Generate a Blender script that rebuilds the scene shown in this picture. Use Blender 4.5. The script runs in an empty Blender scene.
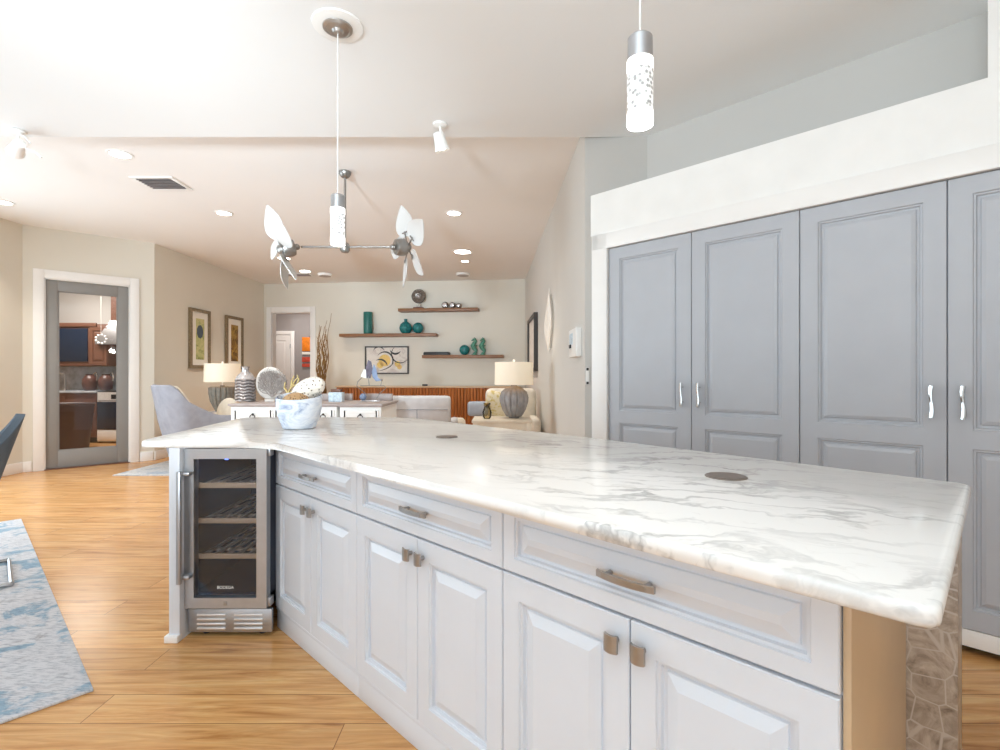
import bpy, bmesh, math, random
from mathutils import Vector, Matrix, Euler
random.seed(7)
C = bpy.context.scene.collection
SC = bpy.context.scene
PI = math.pi
# ------------------------------------------------------------------ camera
H, F, HZ = 1.203, 510.0, 375.0
cd = bpy.data.cameras.new('camera'); cam = bpy.data.objects.new('camera', cd); C.objects.link(cam)
cam.location = (0, 0, H); cam.rotation_euler = (PI/2, 0, 0)
cd.sensor_width = 36.0; cd.lens = 36.0*F/1000.0; cd.clip_start = 0.05; cd.clip_end = 200
SC.camera = cam
# ------------------------------------------------------------------ view + world
SC.view_settings.view_transform = 'Standard'
SC.view_settings.look = 'None'
SC.view_settings.exposure = 0.40
SC.view_settings.gamma = 1.0
SC.view_settings.use_curve_mapping = False
try:
    SC.cycles.max_bounces = 10; SC.cycles.diffuse_bounces = 6; SC.cycles.glossy_bounces = 4
    SC.cycles.transparent_max_bounces = 12; SC.cycles.caustics_reflective = False; SC.cycles.caustics_refractive = False
    SC.cycles.sample_clamp_indirect = 6.0
except Exception:
    pass
w = bpy.data.worlds.new('world'); SC.world = w; w.use_nodes = True
w.node_tree.nodes['Background'].inputs[0].default_value = (0.80, 0.90, 1.0, 1)
w.node_tree.nodes['Background'].inputs[1].default_value = 1.0
def area(name, loc, target, sx, sy, power, color=(1, 1, 1), spread=180):
    d = bpy.data.lights.new(name, 'AREA'); d.shape = 'RECTANGLE'; d.size = sx; d.size_y = sy
    d.energy = power; d.color = color; d.spread = math.radians(spread)
    o = bpy.data.objects.new(name, d); C.objects.link(o); o.location = loc
    o.rotation_euler = (Vector(target)-Vector(loc)).to_track_quat('-Z', 'Y').to_euler()
    return o
# daylight through the glass doors behind the camera and beside the dining area
area('daylight_rear', (-1.6, -3.35, 1.45), (-1.6, 0, 1.35), 6.4, 2.3, 46, (0.72, 0.89, 1.0))
area('daylight_dining', (-5.75, 3.9, 1.2), (0, 5.0, 1.2), 3.6, 2.1, 84, (0.72, 0.89, 1.0))
# fill flash added behind the camera, bounced off the ceiling
area('bounce_fill', (-0.6, -0.7, 1.95), (-0.5, -0.5, 3.0), 0.9, 0.9, 64, (0.75, 0.90, 1.0))
# unseen lights added to brighten the kitchen and hall beyond the two doorways
area('kitchen_fill', (-7.2, 8.3, 2.95), (-7.2, 8.3, 0), 1.6, 0.8, 60, (1.0, 0.95, 0.88))
area('hall_fill', (-4.7, 11.4, 2.95), (-4.7, 11.4, 0), 0.5, 0.5, 20, (1.0, 0.93, 0.88))
# second fill flash, added out of view to brighten the living room ceiling
area('room_fill', (-1.7, -1.6, 1.5), (-2.1, 8.0, 3.1), 0.5, 0.5, 24, (0.76, 0.90, 1.0), 44)

# ------------------------------------------------------------------ helpers
def P(px, py, Y):
    return Vector(((px-500)/F*Y, Y, H+(HZ-py)/F*Y))
def link(o, parent=None):
    C.objects.link(o)
    if parent: o.parent = parent
    return o
class MB:
    def __init__(s): s.bm = bmesh.new()
    def box(s, x0, y0, z0, x1, y1, z1, b=0.0, seg=2, M=None):
        r = bmesh.ops.create_cube(s.bm, size=1.0); vs = r['verts']
        for v in vs:
            v.co = Vector(((x0+x1)/2+v.co.x*(x1-x0), (y0+y1)/2+v.co.y*(y1-y0), (z0+z1)/2+v.co.z*(z1-z0)))
        if b > 0:
            es = list({e for v in vs for e in v.link_edges})
            rr = bmesh.ops.bevel(s.bm, geom=es, offset=b, segments=seg, affect='EDGES', profile=0.5)
            vs = list({v for f in rr['faces'] for v in f.verts} | {v for v in vs if v.is_valid})
        if M is not None: bmesh.ops.transform(s.bm, matrix=M, verts=[v for v in vs if v.is_valid])
        return s
    def face(s, pts):
        return s.bm.faces.new([s.bm.verts.new(p) for p in pts])
    def prism(s, poly, z0, z1, b=0.0, seg=3):
        n = len(poly)
        lo = [s.bm.verts.new((p[0], p[1], z0)) for p in poly]; hi = [s.bm.verts.new((p[0], p[1], z1)) for p in poly]
        ft = s.bm.faces.new(hi); fb = s.bm.faces.new(lo[::-1])
        for i in range(n):
            j = (i+1) % n; s.bm.faces.new((lo[i], lo[j], hi[j], hi[i]))
        if b > 0:
            es = list({e for f in (ft, fb) for e in f.edges})
            bmesh.ops.bevel(s.bm, geom=es, offset=b, segments=seg, affect='EDGES', profile=0.5)
        return s
    def tube(s, pts, r, seg=8, cap=True):
        pts = [Vector(p) for p in pts]; n = len(pts)
        rs = r if isinstance(r, (list, tuple)) else [r]*n
        t0 = (pts[1]-pts[0]).normalized()
        ref = Vector((0, 0, 1)) if abs(t0.z) < 0.9 else Vector((1, 0, 0))
        nx = t0.cross(ref).normalized(); rings = []
        for i in range(n):
            t = (pts[min(i+1, n-1)]-pts[max(i-1, 0)]).normalized()
            nx = (nx-t*nx.dot(t)).normalized(); ny = t.cross(nx)
            rings.append([s.bm.verts.new(pts[i]+(nx*math.cos(2*PI*k/seg)+ny*math.sin(2*PI*k/seg))*rs[i]) for k in range(seg)])
        for a, b in zip(rings, rings[1:]):
            for k in range(seg): s.bm.faces.new((a[k], a[(k+1) % seg], b[(k+1) % seg], b[k]))
        if cap: s.bm.faces.new(rings[0][::-1]); s.bm.faces.new(rings[-1])
        return s
    def lathe(s, prof, c=(0, 0, 0), seg=32, M=None, flute=0, fd=0.0):
        c = Vector(c); rings = []; allv = []
        for r, z in prof:
            ring = []
            for k in range(seg):
                a = 2*PI*k/seg
                rr = max(r, 1e-4)*(1-fd*(abs(math.sin(flute*a/2)) < 0.35) if flute else 1)
                ring.append(s.bm.verts.new(Vector((rr*math.cos(a), rr*math.sin(a), z))))
            rings.append(ring); allv += ring
        for a, b in zip(rings, rings[1:]):
            for k in range(seg): s.bm.faces.new((a[k], a[(k+1) % seg], b[(k+1) % seg], b[k]))
        s.bm.faces.new(rings[0][::-1]); s.bm.faces.new(rings[-1])
        for v in allv: v.co = (M @ v.co if M is not None else v.co)+c
        return s
    def ball(s, c, r, sc=(1, 1, 1), M=None, u=20, v=12):
        rr = bmesh.ops.create_uvsphere(s.bm, u_segments=u, v_segments=v, radius=r)
        for q in rr['verts']:
            q.co = Vector((q.co.x*sc[0], q.co.y*sc[1], q.co.z*sc[2]))
            if M is not None: q.co = M @ q.co
            q.co += Vector(c)
        return s
    def cyl(s, a, b, r, seg=20, r2=None):
        return s.tube([a, b], [r, r if r2 is None else r2], seg)
    def rect(s, a, b, y):
        pass
    def slab(s, x0, z0, x1, z1, t, panels, prof, y=0.0, eb=0.0025):
        """panelled board: front at y facing -y, panels = list of (px0,pz0,px1,pz1) stacked in z"""
        def rp(r, yy): return [(r[0], yy, r[1]), (r[2], yy, r[1]), (r[2], yy, r[3]), (r[0], yy, r[3])]
        def ring(a, ya, b, yb):
            A = rp(a, ya); B = rp(b, yb)
            for i in range(4):
                j = (i+1) % 4; s.face([A[i], A[j], B[j], B[i]])
        o = (x0, z0, x1, z1); i0 = (x0+eb, z0+eb, x1-eb, z1-eb)
        s.face(rp(o, y+t)[::-1]); ring(o, y+t, o, y+eb); ring(o, y+eb, i0, y)
        if not panels:
            s.face(rp(i0, y))
        else:
            ps = sorted(panels, key=lambda p: p[1]); a, c = ps[0][0], ps[0][2]
            s.face(rp((i0[0], i0[1], a, i0[3]), y)); s.face(rp((c, i0[1], i0[2], i0[3]), y))
            zc = i0[1]
            for p in ps:
                s.face(rp((a, zc, c, p[1]), y)); zc = p[3]
                cur = (p, y)
                for ins, dep in prof:
                    nr = (p[0]+ins, p[1]+ins, p[2]-ins, p[3]-ins)
                    ring(cur[0], cur[1], nr, y+dep); cur = (nr, y+dep)
                s.face(rp(cur[0], cur[1]))
            s.face(rp((a, zc, c, i0[3]), y))
        return s
    def build(s, name, m, parent=None, smooth=True, ang=38, weld=True, loc=None, M=None):
        if weld: bmesh.ops.remove_doubles(s.bm, verts=s.bm.verts, dist=1e-5)
        if M is not None: bmesh.ops.transform(s.bm, matrix=M, verts=s.bm.verts)
        bmesh.ops.recalc_face_normals(s.bm, faces=s.bm.faces)
        me = bpy.data.meshes.new(name); s.bm.to_mesh(me); s.bm.free()
        if smooth:
            for p in me.polygons: p.use_smooth = True
            me.set_sharp_from_angle(angle=math.radians(ang))
        me.materials.append(m)
        o = bpy.data.objects.new(name, me); link(o, parent)
        if loc is not None: o.location = loc
        return o
def tag(o, label, cat, group=None):
    o['label'] = label; o['category'] = cat
    if group: o['group'] = group
    return o
def thing(name, label, cat, loc=(0, 0, 0), rz=0.0, group=None):
    o = bpy.data.objects.new(name, None); o.empty_display_size = 0.1
    link(o); o.location = loc; o.rotation_euler = (0, 0, rz)
    return tag(o, label, cat, group)
def struct(name, mb, m, **k):
    o = mb.build(name, m, **k); o['kind'] = 'structure'; return o
def copy_tree(o, parent=None):
    c = o.copy(); C.objects.link(c); c.parent = parent
    for ch in list(o.children): copy_tree(ch, c)
    return c

# ------------------------------------------------------------------ materials
def lin(c):
    f = lambda v: v/12.92 if v <= 0.04045 else ((v+0.055)/1.055)**2.4
    return (f(c[0]/255), f(c[1]/255), f(c[2]/255), 1)
class NT:
    def __init__(s, name, rough=0.5, metal=0.0, col=(200, 200, 200)):
        s.m = bpy.data.materials.new(name); s.m.use_nodes = True; s.t = s.m.node_tree
        s.b = s.t.nodes['Principled BSDF']; s.set('Base Color', lin(col)); s.set('Roughness', rough); s.set('Metallic', metal)
    def set(s, k, v): s.b.inputs[k].default_value = v
    def n(s, typ, **kw):
        nd = s.t.nodes.new(typ)
        for k, v in kw.items():
            if k.startswith('i_'):
                nd.inputs[int(k[2:]) if k[2:].isdigit() else k[2:].replace('_', ' ')].default_value = v
            else: setattr(nd, k, v)
        return nd
    def l(s, a, ao, b, bi): s.t.links.new(a.outputs[ao], b.inputs[bi])
    def coords(s, scale=(1, 1, 1), rot=(0, 0, 0), world=False):
        if world: tc = s.n('ShaderNodeNewGeometry'); out = 'Position'
        else: tc = s.n('ShaderNodeTexCoord'); out = 'Object'
        mp = s.n('ShaderNodeMapping'); mp.inputs['Scale'].default_value = scale; mp.inputs['Rotation'].default_value = rot
        s.l(tc, out, mp, 'Vector'); return mp
    def noise(s, vec, scale, detail=4, rough=0.5, dist=0.0):
        nd = s.n('ShaderNodeTexNoise'); nd.inputs['Scale'].default_value = scale; nd.inputs['Detail'].default_value = detail
        nd.inputs['Roughness'].default_value = rough; nd.inputs['Distortion'].default_value = dist
        s.l(vec, 0, nd, 'Vector'); return nd
    def ramp(s, src, so, stops, interp='LINEAR'):
        r = s.n('ShaderNodeValToRGB'); r.color_ramp.interpolation = interp
        while len(r.color_ramp.elements) < len(stops): r.color_ramp.elements.new(0.5)
        for e, (p, c) in zip(r.color_ramp.elements, stops):
            e.position = p; e.color = lin(c) if len(c) == 3 and max(c) > 1.0 else (tuple(c)+(1,) if len(c) == 3 else c)
        s.l(src, so, r, 'Fac'); return r
    def mix(s, a, b, fac, mode='MIX'):
        m = s.n('ShaderNodeMix', data_type='RGBA', blend_type=mode)
        for nm, v in ((6, a), (7, b)):
            if isinstance(v, tuple) and not hasattr(v[0], 'outputs'): m.inputs[nm].default_value = v
            else: s.t.links.new(v[0].outputs[v[1]], m.inputs[nm])
        if isinstance(fac, (int, float)): m.inputs[0].default_value = fac
        else: s.t.links.new(fac[0].outputs[fac[1]], m.inputs[0])
        return m
    def bump(s, src, so, st=0.2, d=0.01):
        b = s.n('ShaderNodeBump'); b.inputs['Strength'].default_value = st; b.inputs['Distance'].default_value = d
        s.l(src, so, b, 'Height'); s.l(b, 0, s.b, 'Normal')
def plain(name, col, rough=0.5, metal=0.0, var=0.03, scale=6.0, **kw):
    t = NT(name, rough, metal, col)
    if var > 0:
        no = t.noise(t.coords(), scale, 3)
        a = tuple(max(0, c*(1-var)) for c in col); b = tuple(min(255, c*(1+var)) for c in col)
        r = t.ramp(no, 'Fac', [(0.3, a), (0.7, b)]); t.l(r, 'Color', t.b, 'Base Color')
    for k, v in kw.items(): t.set(k.replace('_', ' '), v)
    return t.m
def glassy(name, tint=(1, 1, 1), gloss=0.35, rough=0.02):
    m = bpy.data.materials.new(name); m.use_nodes = True; t = m.node_tree; t.nodes.clear()
    o = t.nodes.new('ShaderNodeOutputMaterial'); tr = t.nodes.new('ShaderNodeBsdfTransparent'); gl = t.nodes.new('ShaderNodeBsdfGlossy')
    fr = t.nodes.new('ShaderNodeFresnel'); mx = t.nodes.new('ShaderNodeMixShader'); ad = t.nodes.new('ShaderNodeMath')
    fr.inputs[0].default_value = 1.5; ad.operation = 'MULTIPLY'; ad.inputs[1].default_value = gloss*3
    tr.inputs[0].default_value = (*tint, 1); gl.inputs['Roughness'].default_value = rough
    t.links.new(fr.outputs[0], ad.inputs[0]); t.links.new(ad.outputs[0], mx.inputs[0])
    t.links.new(tr.outputs[0], mx.inputs[1]); t.links.new(gl.outputs[0], mx.inputs[2]); t.links.new(mx.outputs[0], o.inputs[0])
    return m
def emit(name, col, st):
    m = bpy.data.materials.new(name); m.use_nodes = True; t = m.node_tree; b = t.nodes['Principled BSDF']
    b.inputs['Base Color'].default_value = (*col, 1); b.inputs['Emission Color'].default_value = (*col, 1); b.inputs['Emission Strength'].default_value = st
    return m
def fabric(name, col, var=0.05):
    t = NT(name, 0.9, 0, col); mp = t.coords(); no = t.noise(mp, 9, 5)
    a = tuple(c*(1-var) for c in col); b = tuple(min(255, c*(1+var)) for c in col)
    r = t.ramp(no, 'Fac', [(0.3, a), (0.7, b)]); t.l(r, 'Color', t.b, 'Base Color')
    n2 = t.noise(mp, 400, 2); t.bump(n2, 'Fac', 0.25, 0.002); return t.m
def wood(name, c1, c2, scale=(1.2, 14, 14), rough=0.4, rot=(0, 0, 0)):
    t = NT(name, rough, 0, c1); mp = t.coords(scale, rot); no = t.noise(mp, 3.0, 6, 0.6, 0.6)
    r = t.ramp(no, 'Fac', [(0.3, c1), (0.7, c2)]); t.l(r, 'Color', t.b, 'Base Color'); return t.m

M = {}
M['wall'] = plain('wall_paint', (222, 217, 205), 0.75, 0, 0.008, 1.5)
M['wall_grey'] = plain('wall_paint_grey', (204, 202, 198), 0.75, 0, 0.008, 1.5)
M['hall'] = plain('hall_paint', (160, 154, 152), 0.8, 0, 0.01)
M['ceil'] = plain('ceiling_paint', (232, 232, 231), 0.85, 0, 0.006, 1.0)
M['ceil_far'] = plain('ceiling_paint_living', (240, 237, 234), 0.85, 0, 0.006, 1.0)
M['trim'] = plain('white_trim_paint', (240, 238, 235), 0.35, 0, 0.005)
M['white_cab'] = plain('cabinet_white', (219, 223, 230), 0.36, 0, 0.006)
M['white'] = plain('white_lacquer', (240, 239, 236), 0.4, 0, 0.01)
M['grey_door'] = plain('pantry_grey', (180, 183, 189), 0.42, 0, 0.01)
M['door_grey'] = plain('door_grey', (142, 140, 137), 0.4, 0, 0.01)
M['tan'] = plain('tan_side_panel', (208, 180, 146), 0.35, 0.0, 0.03, 3)
M['black'] = plain('black_plastic', (26, 27, 30), 0.4, 0, 0.02)
M['dark_in'] = plain('cooler_lining', (42, 48, 64), 0.5, 0, 0.02)
M['steel'] = plain('brushed_steel', (182, 182, 184), 0.32, 0.85, 0.02, 20)
M['steel_light'] = plain('steel_slat', (235, 232, 230), 0.35, 0.6, 0.02, 20)
M['nickel'] = plain('brushed_nickel', (172, 168, 164), 0.32, 0.85, 0.03, 40)
M['outlet'] = plain('outlet_bronze', (132, 120, 112), 0.5, 0.6, 0.05, 40)
M['chrome'] = plain('chrome', (215, 214, 212), 0.12, 1.0, 0.0)
M['fan_metal'] = plain('fan_pewter', (150, 147, 143), 0.35, 0.8, 0.03, 20)
M['cooler_wood'] = wood('cooler_shelf_wood', (232, 190, 146), (214, 168, 120))
M['slat_wood'] = wood('cooler_slat_wood', (200, 176, 152), (172, 150, 130))
M['shelf_wood'] = wood('walnut_shelf', (150, 106, 70), (116, 78, 50))
M['kitchen_wood'] = wood('cherry_wood', (120, 82, 64), (98, 64, 50))
M['teal'] = plain('teal_glaze', (30, 110, 112), 0.15, 0, 0.25, 30)
M['teal_matte'] = plain('teal_ceramic', (36, 104, 98), 0.4, 0, 0.15, 60)
M['seahorse'] = plain('verdigris', (70, 128, 108), 0.5, 0, 0.25, 60)
M['pewter'] = plain('pewter_ball', (120, 114, 108), 0.35, 0.5, 0.3, 60)
M['brass'] = plain('gold_coral', (196, 176, 120), 0.4, 0.4, 0.1, 30)
M['silver'] = plain('silver_glaze', (192, 188, 188), 0.25, 0.45, 0.05, 20)
M['silver_dark'] = plain('silver_groove', (112, 106, 106), 0.3, 0.7, 0.05, 20)
M['coral_white'] = plain('white_coral', (206, 199, 192), 0.6, 0, 0.03, 30)
M['coral_grey'] = plain('grey_coral', (150, 140, 134), 0.6, 0, 0.08, 30)
M['taupe'] = plain('taupe_top', (170, 158, 154), 0.4, 0, 0.05, 8)
M['cream'] = fabric('cream_fabric', (226, 218, 204))
M['slate'] = fabric('slate_fabric', (150, 152, 162))
M['slate_dark'] = fabric('slate_leather', (88, 100, 112))
M['lightgrey'] = fabric('light_grey_fabric', (205, 204, 206), 0.03)
M['bluegrey'] = fabric('blue_grey_fabric', (168, 176, 188), 0.04)
M['shade'] = None
t = NT('lamp_shade_linen', 0.9, 0, (244, 232, 214)); t.set('Emission Color', lin((255, 226, 180))); t.set('Emission Strength', 0.12)
no = t.noise(t.coords((60, 60, 200)), 4, 2); r = t.ramp(no, 'Fac', [(0.3, (240, 228, 208)), (0.7, (248, 238, 222))]); t.l(r, 'Color', t.b, 'Base Color'); M['shade'] = t.m
M['lamp_grey'] = plain('ribbed_ceramic', (156, 152, 152), 0.25, 0, 0.08, 14)
M['lamp_dark'] = plain('ribbed_stone', (134, 130, 122), 0.6, 0, 0.08, 24)
M['glass'] = glassy('clear_glass', (1, 1, 1), 0.22)
M['cooler_glass'] = glassy('tinted_glass', (0.86, 0.90, 0.97), 0.25)
M['dark_glass'] = plain('dark_glass', (28, 40, 60), 0.06, 0, 0.0)
M['light'] = emit('lamp_white', (1.0, 0.96, 0.9), 9.0)
M['blade'] = plain('fan_blade_white', (206, 204, 201), 0.5, 0, 0.01)
M['blueglass'] = plain('blue_glass', (150, 170, 205), 0.1, 0, 0.2, 8, Transmission_Weight=0.3)
M['purpleglass'] = plain('smoky_glass', (110, 102, 118), 0.1, 0, 0.2, 12, Transmission_Weight=0.2)
M['text'] = plain('white_print', (235, 238, 240), 0.5, 0, 0.0)

def m_floor():
    t = NT('oak_floor', 0.24)
    mp = t.coords((1, 1, 1), world=True)
    br = t.n('ShaderNodeTexBrick'); br.offset = 0.37; br.offset_frequency = 2; br.squash = 1.0
    for k, v in (('Scale', 1.0), ('Mortar Size', 0.0016), ('Mortar Smooth', 0.2), ('Bias', 0.0), ('Brick Width', 1.45), ('Row Height', 0.16)): br.inputs[k].default_value = v
    br.inputs['Color1'].default_value = (0, 0, 0, 1); br.inputs['Color2'].default_value = (1, 1, 1, 1); br.inputs['Mortar'].default_value = (0.5, 0.5, 0.5, 1)
    t.l(mp, 0, br, 'Vector')
    # offset the grain per board with the board's random value
    cmb = t.n('ShaderNodeVectorMath', operation='MULTIPLY_ADD'); cmb.inputs[1].default_value = (3.1, 7.7, 5.3)
    t.l(br, 'Color', cmb, 0); t.l(mp, 0, cmb, 2)
    st = t.n('ShaderNodeMapping'); st.inputs['Scale'].default_value = (0.8, 9, 1); t.l(cmb, 0, st, 'Vector')
    g1 = t.noise(st, 2.2, 7, 0.62, 1.2); g2 = t.noise(st, 9, 5, 0.6, 0.3)
    base = t.ramp(g1, 'Fac', [(0.28, (172, 114, 62)), (0.45, (212, 156, 96)), (0.6, (228, 178, 118)), (0.78, (236, 196, 142))])
    fine = t.ramp(g2, 'Fac', [(0.35, (0.78, 0.78, 0.78)), (0.6, (1, 1, 1))])
    mu = t.mix((base, 'Color'), (fine, 'Color'), 0.5, 'MULTIPLY')
    bd = t.ramp(br, 'Color', [(0.0, (0.84, 0.82, 0.80)), (1.0, (1.0, 1.0, 1.0))])
    mu2 = t.mix((mu, 2), (bd, 'Color'), 1.0, 'MULTIPLY')
    seam = t.mix((mu2, 2), lin((120, 78, 44)), (br, 'Fac'))
    t.l(seam, 2, t.b, 'Base Color'); t.set('Specular IOR Level', 0.4)
    t.bump(g2, 'Fac', 0.05, 0.002)
    return t.m
M['floor'] = m_floor()
def m_marble():
    t = NT('white_marble', 0.16)
    mp = t.coords((1.0, 1.0, 1), (0, 0, math.radians(20)), world=True)
    warp = t.noise(mp, 2.3, 5, 0.6)
    wv = t.n('ShaderNodeVectorMath', operation='MULTIPLY_ADD'); wv.inputs[1].default_value = (0.36, 0.36, 0.0)
    t.l(warp, 'Color', wv, 0); t.l(mp, 0, wv, 2)
    s1 = t.n('ShaderNodeMapping'); s1.inputs['Scale'].default_value = (1.0, 3.2, 1.0); s1.inputs['Rotation'].default_value = (0, 0, math.radians(-38)); t.l(wv, 0, s1, 'Vector')
    n1 = t.noise(s1, 2.4, 6, 0.55, 0.3)
    v1 = t.ramp(n1, 'Fac', [(0.455, (0, 0, 0)), (0.495, (1, 1, 1)), (0.54, (0, 0, 0))])
    n2 = t.noise(s1, 7.5, 5, 0.6, 0.8)
    v2 = t.ramp(n2, 'Fac', [(0.58, (0, 0, 0)), (0.72, (1, 1, 1))])
    mask = t.noise(mp, 1.7, 3, 0.5); mk = t.ramp(mask, 'Fac', [(0.42, (0.06, 0.06, 0.06)), (0.66, (0.9, 0.9, 0.9))])
    a = t.mix((v1, 'Color'), (mk, 'Color'), 1.0, 'MULTIPLY')
    b = t.mix((v2, 'Color'), (mk, 'Color'), 0.8, 'MULTIPLY')
    c1 = t.mix(lin((243, 241, 238)), lin((172, 170, 168)), (a, 2))
    sc = t.n('ShaderNodeMath', operation='MULTIPLY'); sc.inputs[1].default_value = 0.5; t.l(b, 2, sc, 0)
    c2 = t.mix((c1, 2), lin((176, 170, 162)), (sc, 0))
    t.l(c2, 2, t.b, 'Base Color'); return t.m
M['marble'] = m_marble()
def m_tile():
    t = NT('mosaic_tile', 0.3)
    mp = t.coords((1, 1, 1), (0, 0, 0))
    vo = t.n('ShaderNodeTexVoronoi', feature='DISTANCE_TO_EDGE'); vo.inputs['Scale'].default_value = 16; vo.inputs['Randomness'].default_value = 0.6
    vc = t.n('ShaderNodeTexVoronoi', feature='F1'); vc.inputs['Scale'].default_value = 16; vc.inputs['Randomness'].default_value = 0.6
    t.l(mp, 0, vo, 'Vector'); t.l(mp, 0, vc, 'Vector')
    n = t.noise(mp, 14, 7, 0.65, 2.0)
    base = t.ramp(n, 'Fac', [(0.3, (112, 96, 82)), (0.5, (160, 144, 128)), (0.7, (190, 174, 158))])
    hs = t.mix((base, 'Color'), (vc, 'Color'), 0.0, 'OVERLAY')
    g = t.ramp(vo, 'Distance', [(0.012, (1, 1, 1)), (0.03, (0, 0, 0))])
    f = t.mix((hs, 2), lin((186, 174, 162)), (g, 'Color'))
    t.l(f, 2, t.b, 'Base Color'); return t.m
M['tile'] = m_tile()
def m_rug(name, c0, c1, c2, sc=1.0):
    t = NT(name, 0.95); mp = t.coords(); n = t.noise(mp, 2.6*sc, 6, 0.65, 0.6); f = t.noise(t.coords((1, 6, 1)), 14*sc, 5, 0.7)
    a = t.ramp(n, 'Fac', [(0.42, c1), (0.49, c0), (0.60, c0), (0.70, c2)])
    b = t.ramp(f, 'Fac', [(0.38, (0.5, 0.53, 0.58)), (0.52, (1, 1, 1))]); mm = t.mix((a, 'Color'), (b, 'Color'), 0.8, 'MULTIPLY')
    t.l(mm, 2, t.b, 'Base Color'); t.bump(t.noise(mp, 300, 2), 'Fac', 0.3, 0.003); return t.m
M['rug'] = m_rug('blue_grey_rug', (206, 206, 209), (144, 168, 186), (168, 165, 168), 1.7)
M['rug2'] = m_rug('pale_rug', (206, 202, 198), (170, 176, 184), (190, 184, 178), 2)
def m_gauze():
    t = NT('marbled_bowl', 0.5); mp = t.coords((1, 1, 2.2), (0.5, 0.3, 0)); n = t.noise(mp, 9, 5, 0.6, 1.5)
    r = t.ramp(n, 'Fac', [(0.34, (142, 154, 180)), (0.47, (196, 203, 214)), (0.64, (222, 224, 228))]); t.l(r, 'Color', t.b, 'Base Color'); return t.m
M['bowl'] = m_gauze()
def m_spots(name, base, spot, sc, th):
    t = NT(name, 0.5); v = t.n('ShaderNodeTexVoronoi', feature='F1'); v.inputs['Scale'].default_value = sc; t.l(t.coords(), 0, v, 'Vector')
    r = t.ramp(v, 'Distance', [(th, spot), (th+0.08, base)]); t.l(r, 'Color', t.b, 'Base Color'); t.bump(v, 'Distance', 0.5, 0.01); return t.m
M['shell'] = m_spots('speckled_shell', (240, 232, 220), (84, 70, 58), 60, 0.22)
M['wicker'] = m_spots('brown_wicker', (176, 140, 98), (88, 64, 44), 70, 0.3)
def m_tambour():
    t = NT('orange_tambour', 0.3); mp = t.coords((1, 1, 1)); st = t.coords((14, 14, 0.8)); n = t.noise(st, 2.5, 5, 0.6)
    r = t.ramp(n, 'Fac', [(0.3, (132, 76, 32)), (0.55, (172, 104, 52)), (0.75, (192, 124, 66))]); t.l(r, 'Color', t.b, 'Base Color'); return t.m
M['tambour'] = m_tambour()
def m_art(name, stops, sc, dist=1.0):
    t = NT(name, 0.6); n = t.noise(t.coords(), sc, 5, 0.6, dist); r = t.ramp(n, 'Fac', stops); t.l(r, 'Color', t.b, 'Base Color'); return t.m
M['art_green'] = m_art('green_print', [(0.3, (120, 130, 70)), (0.45, (186, 190, 130)), (0.6, (214, 206, 150)), (0.75, (150, 150, 90))], 9)
M['art_gold'] = m_art('gold_print', [(0.3, (60, 46, 24)), (0.45, (130, 96, 40)), (0.6, (186, 150, 70)), (0.75, (90, 70, 36))], 9)
M['art_abs'] = m_art('abstract_canvas', [(0.3, (206, 196, 186)), (0.5, (226, 220, 212)), (0.7, (196, 184, 178))], 6)
M['art_yellow'] = m_art('abstract_ochre', [(0.3, (196, 150, 70)), (0.5, (232, 204, 120)), (0.7, (226, 180, 130))], 12)
M['mat_white'] = plain('picture_mat', (240, 236, 226), 0.8, 0, 0.005)
M['frame_gilt'] = plain('gilt_frame', (140, 124, 98), 0.35, 0.4, 0.1, 30)
M['frame_dark'] = plain('dark_frame', (52, 46, 42), 0.4, 0, 0.05)
M['willow'] = wood('willow_bark', (150, 112, 62), (110, 78, 42), (10, 10, 3), 0.8)
M['relief'] = plain('white_relief', (232, 226, 218), 0.6, 0, 0.02, 20)
M['orange'] = plain('orange_paint', (236, 130, 24), 0.5, 0, 0.1, 20)
M['red'] = plain('red_paint', (196, 74, 52), 0.5, 0, 0.1, 20)
M['backsplash'] = plain('backsplash', (176, 182, 190), 0.25, 0, 0.12, 8)
M['jar'] = plain('brown_jar', (88, 58, 52), 0.3, 0, 0.2, 10)
M['tub'] = plain('brown_tub', (72, 50, 46), 0.5, 0, 0.05)
M['floral'] = m_art('floral_fabric', [(0.35, (226, 214, 190)), (0.5, (222, 210, 180)), (0.62, (200, 178, 96)), (0.75, (150, 150, 150))], 14, 0.5)
M['paleblue'] = plain('pale_blue_box', (196, 212, 222), 0.5, 0, 0.1, 40)
M['cord'] = plain('white_cord', (232, 230, 226), 0.5, 0, 0.0)
def m_bubble():
    t = NT('bubble_glass_lit', 0.1, 0, (250, 250, 250)); v = t.n('ShaderNodeTexVoronoi', feature='F1'); v.inputs['Scale'].default_value = 75; t.l(t.coords(), 0, v, 'Vector')
    r = t.ramp(v, 'Distance', [(0.25, (0.30, 0.30, 0.29)), (0.6, (0.9, 0.9, 0.9))]); t.l(r, 'Color', t.b, 'Base Color')
    t.l(r, 'Color', t.b, 'Emission Color'); t.set('Emission Strength', 0.38); return t.m
M['bubble'] = m_bubble()
M['pend_lit'] = emit('pendant_lit_glass', (1.0, 0.99, 0.97), 1.1)

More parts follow.
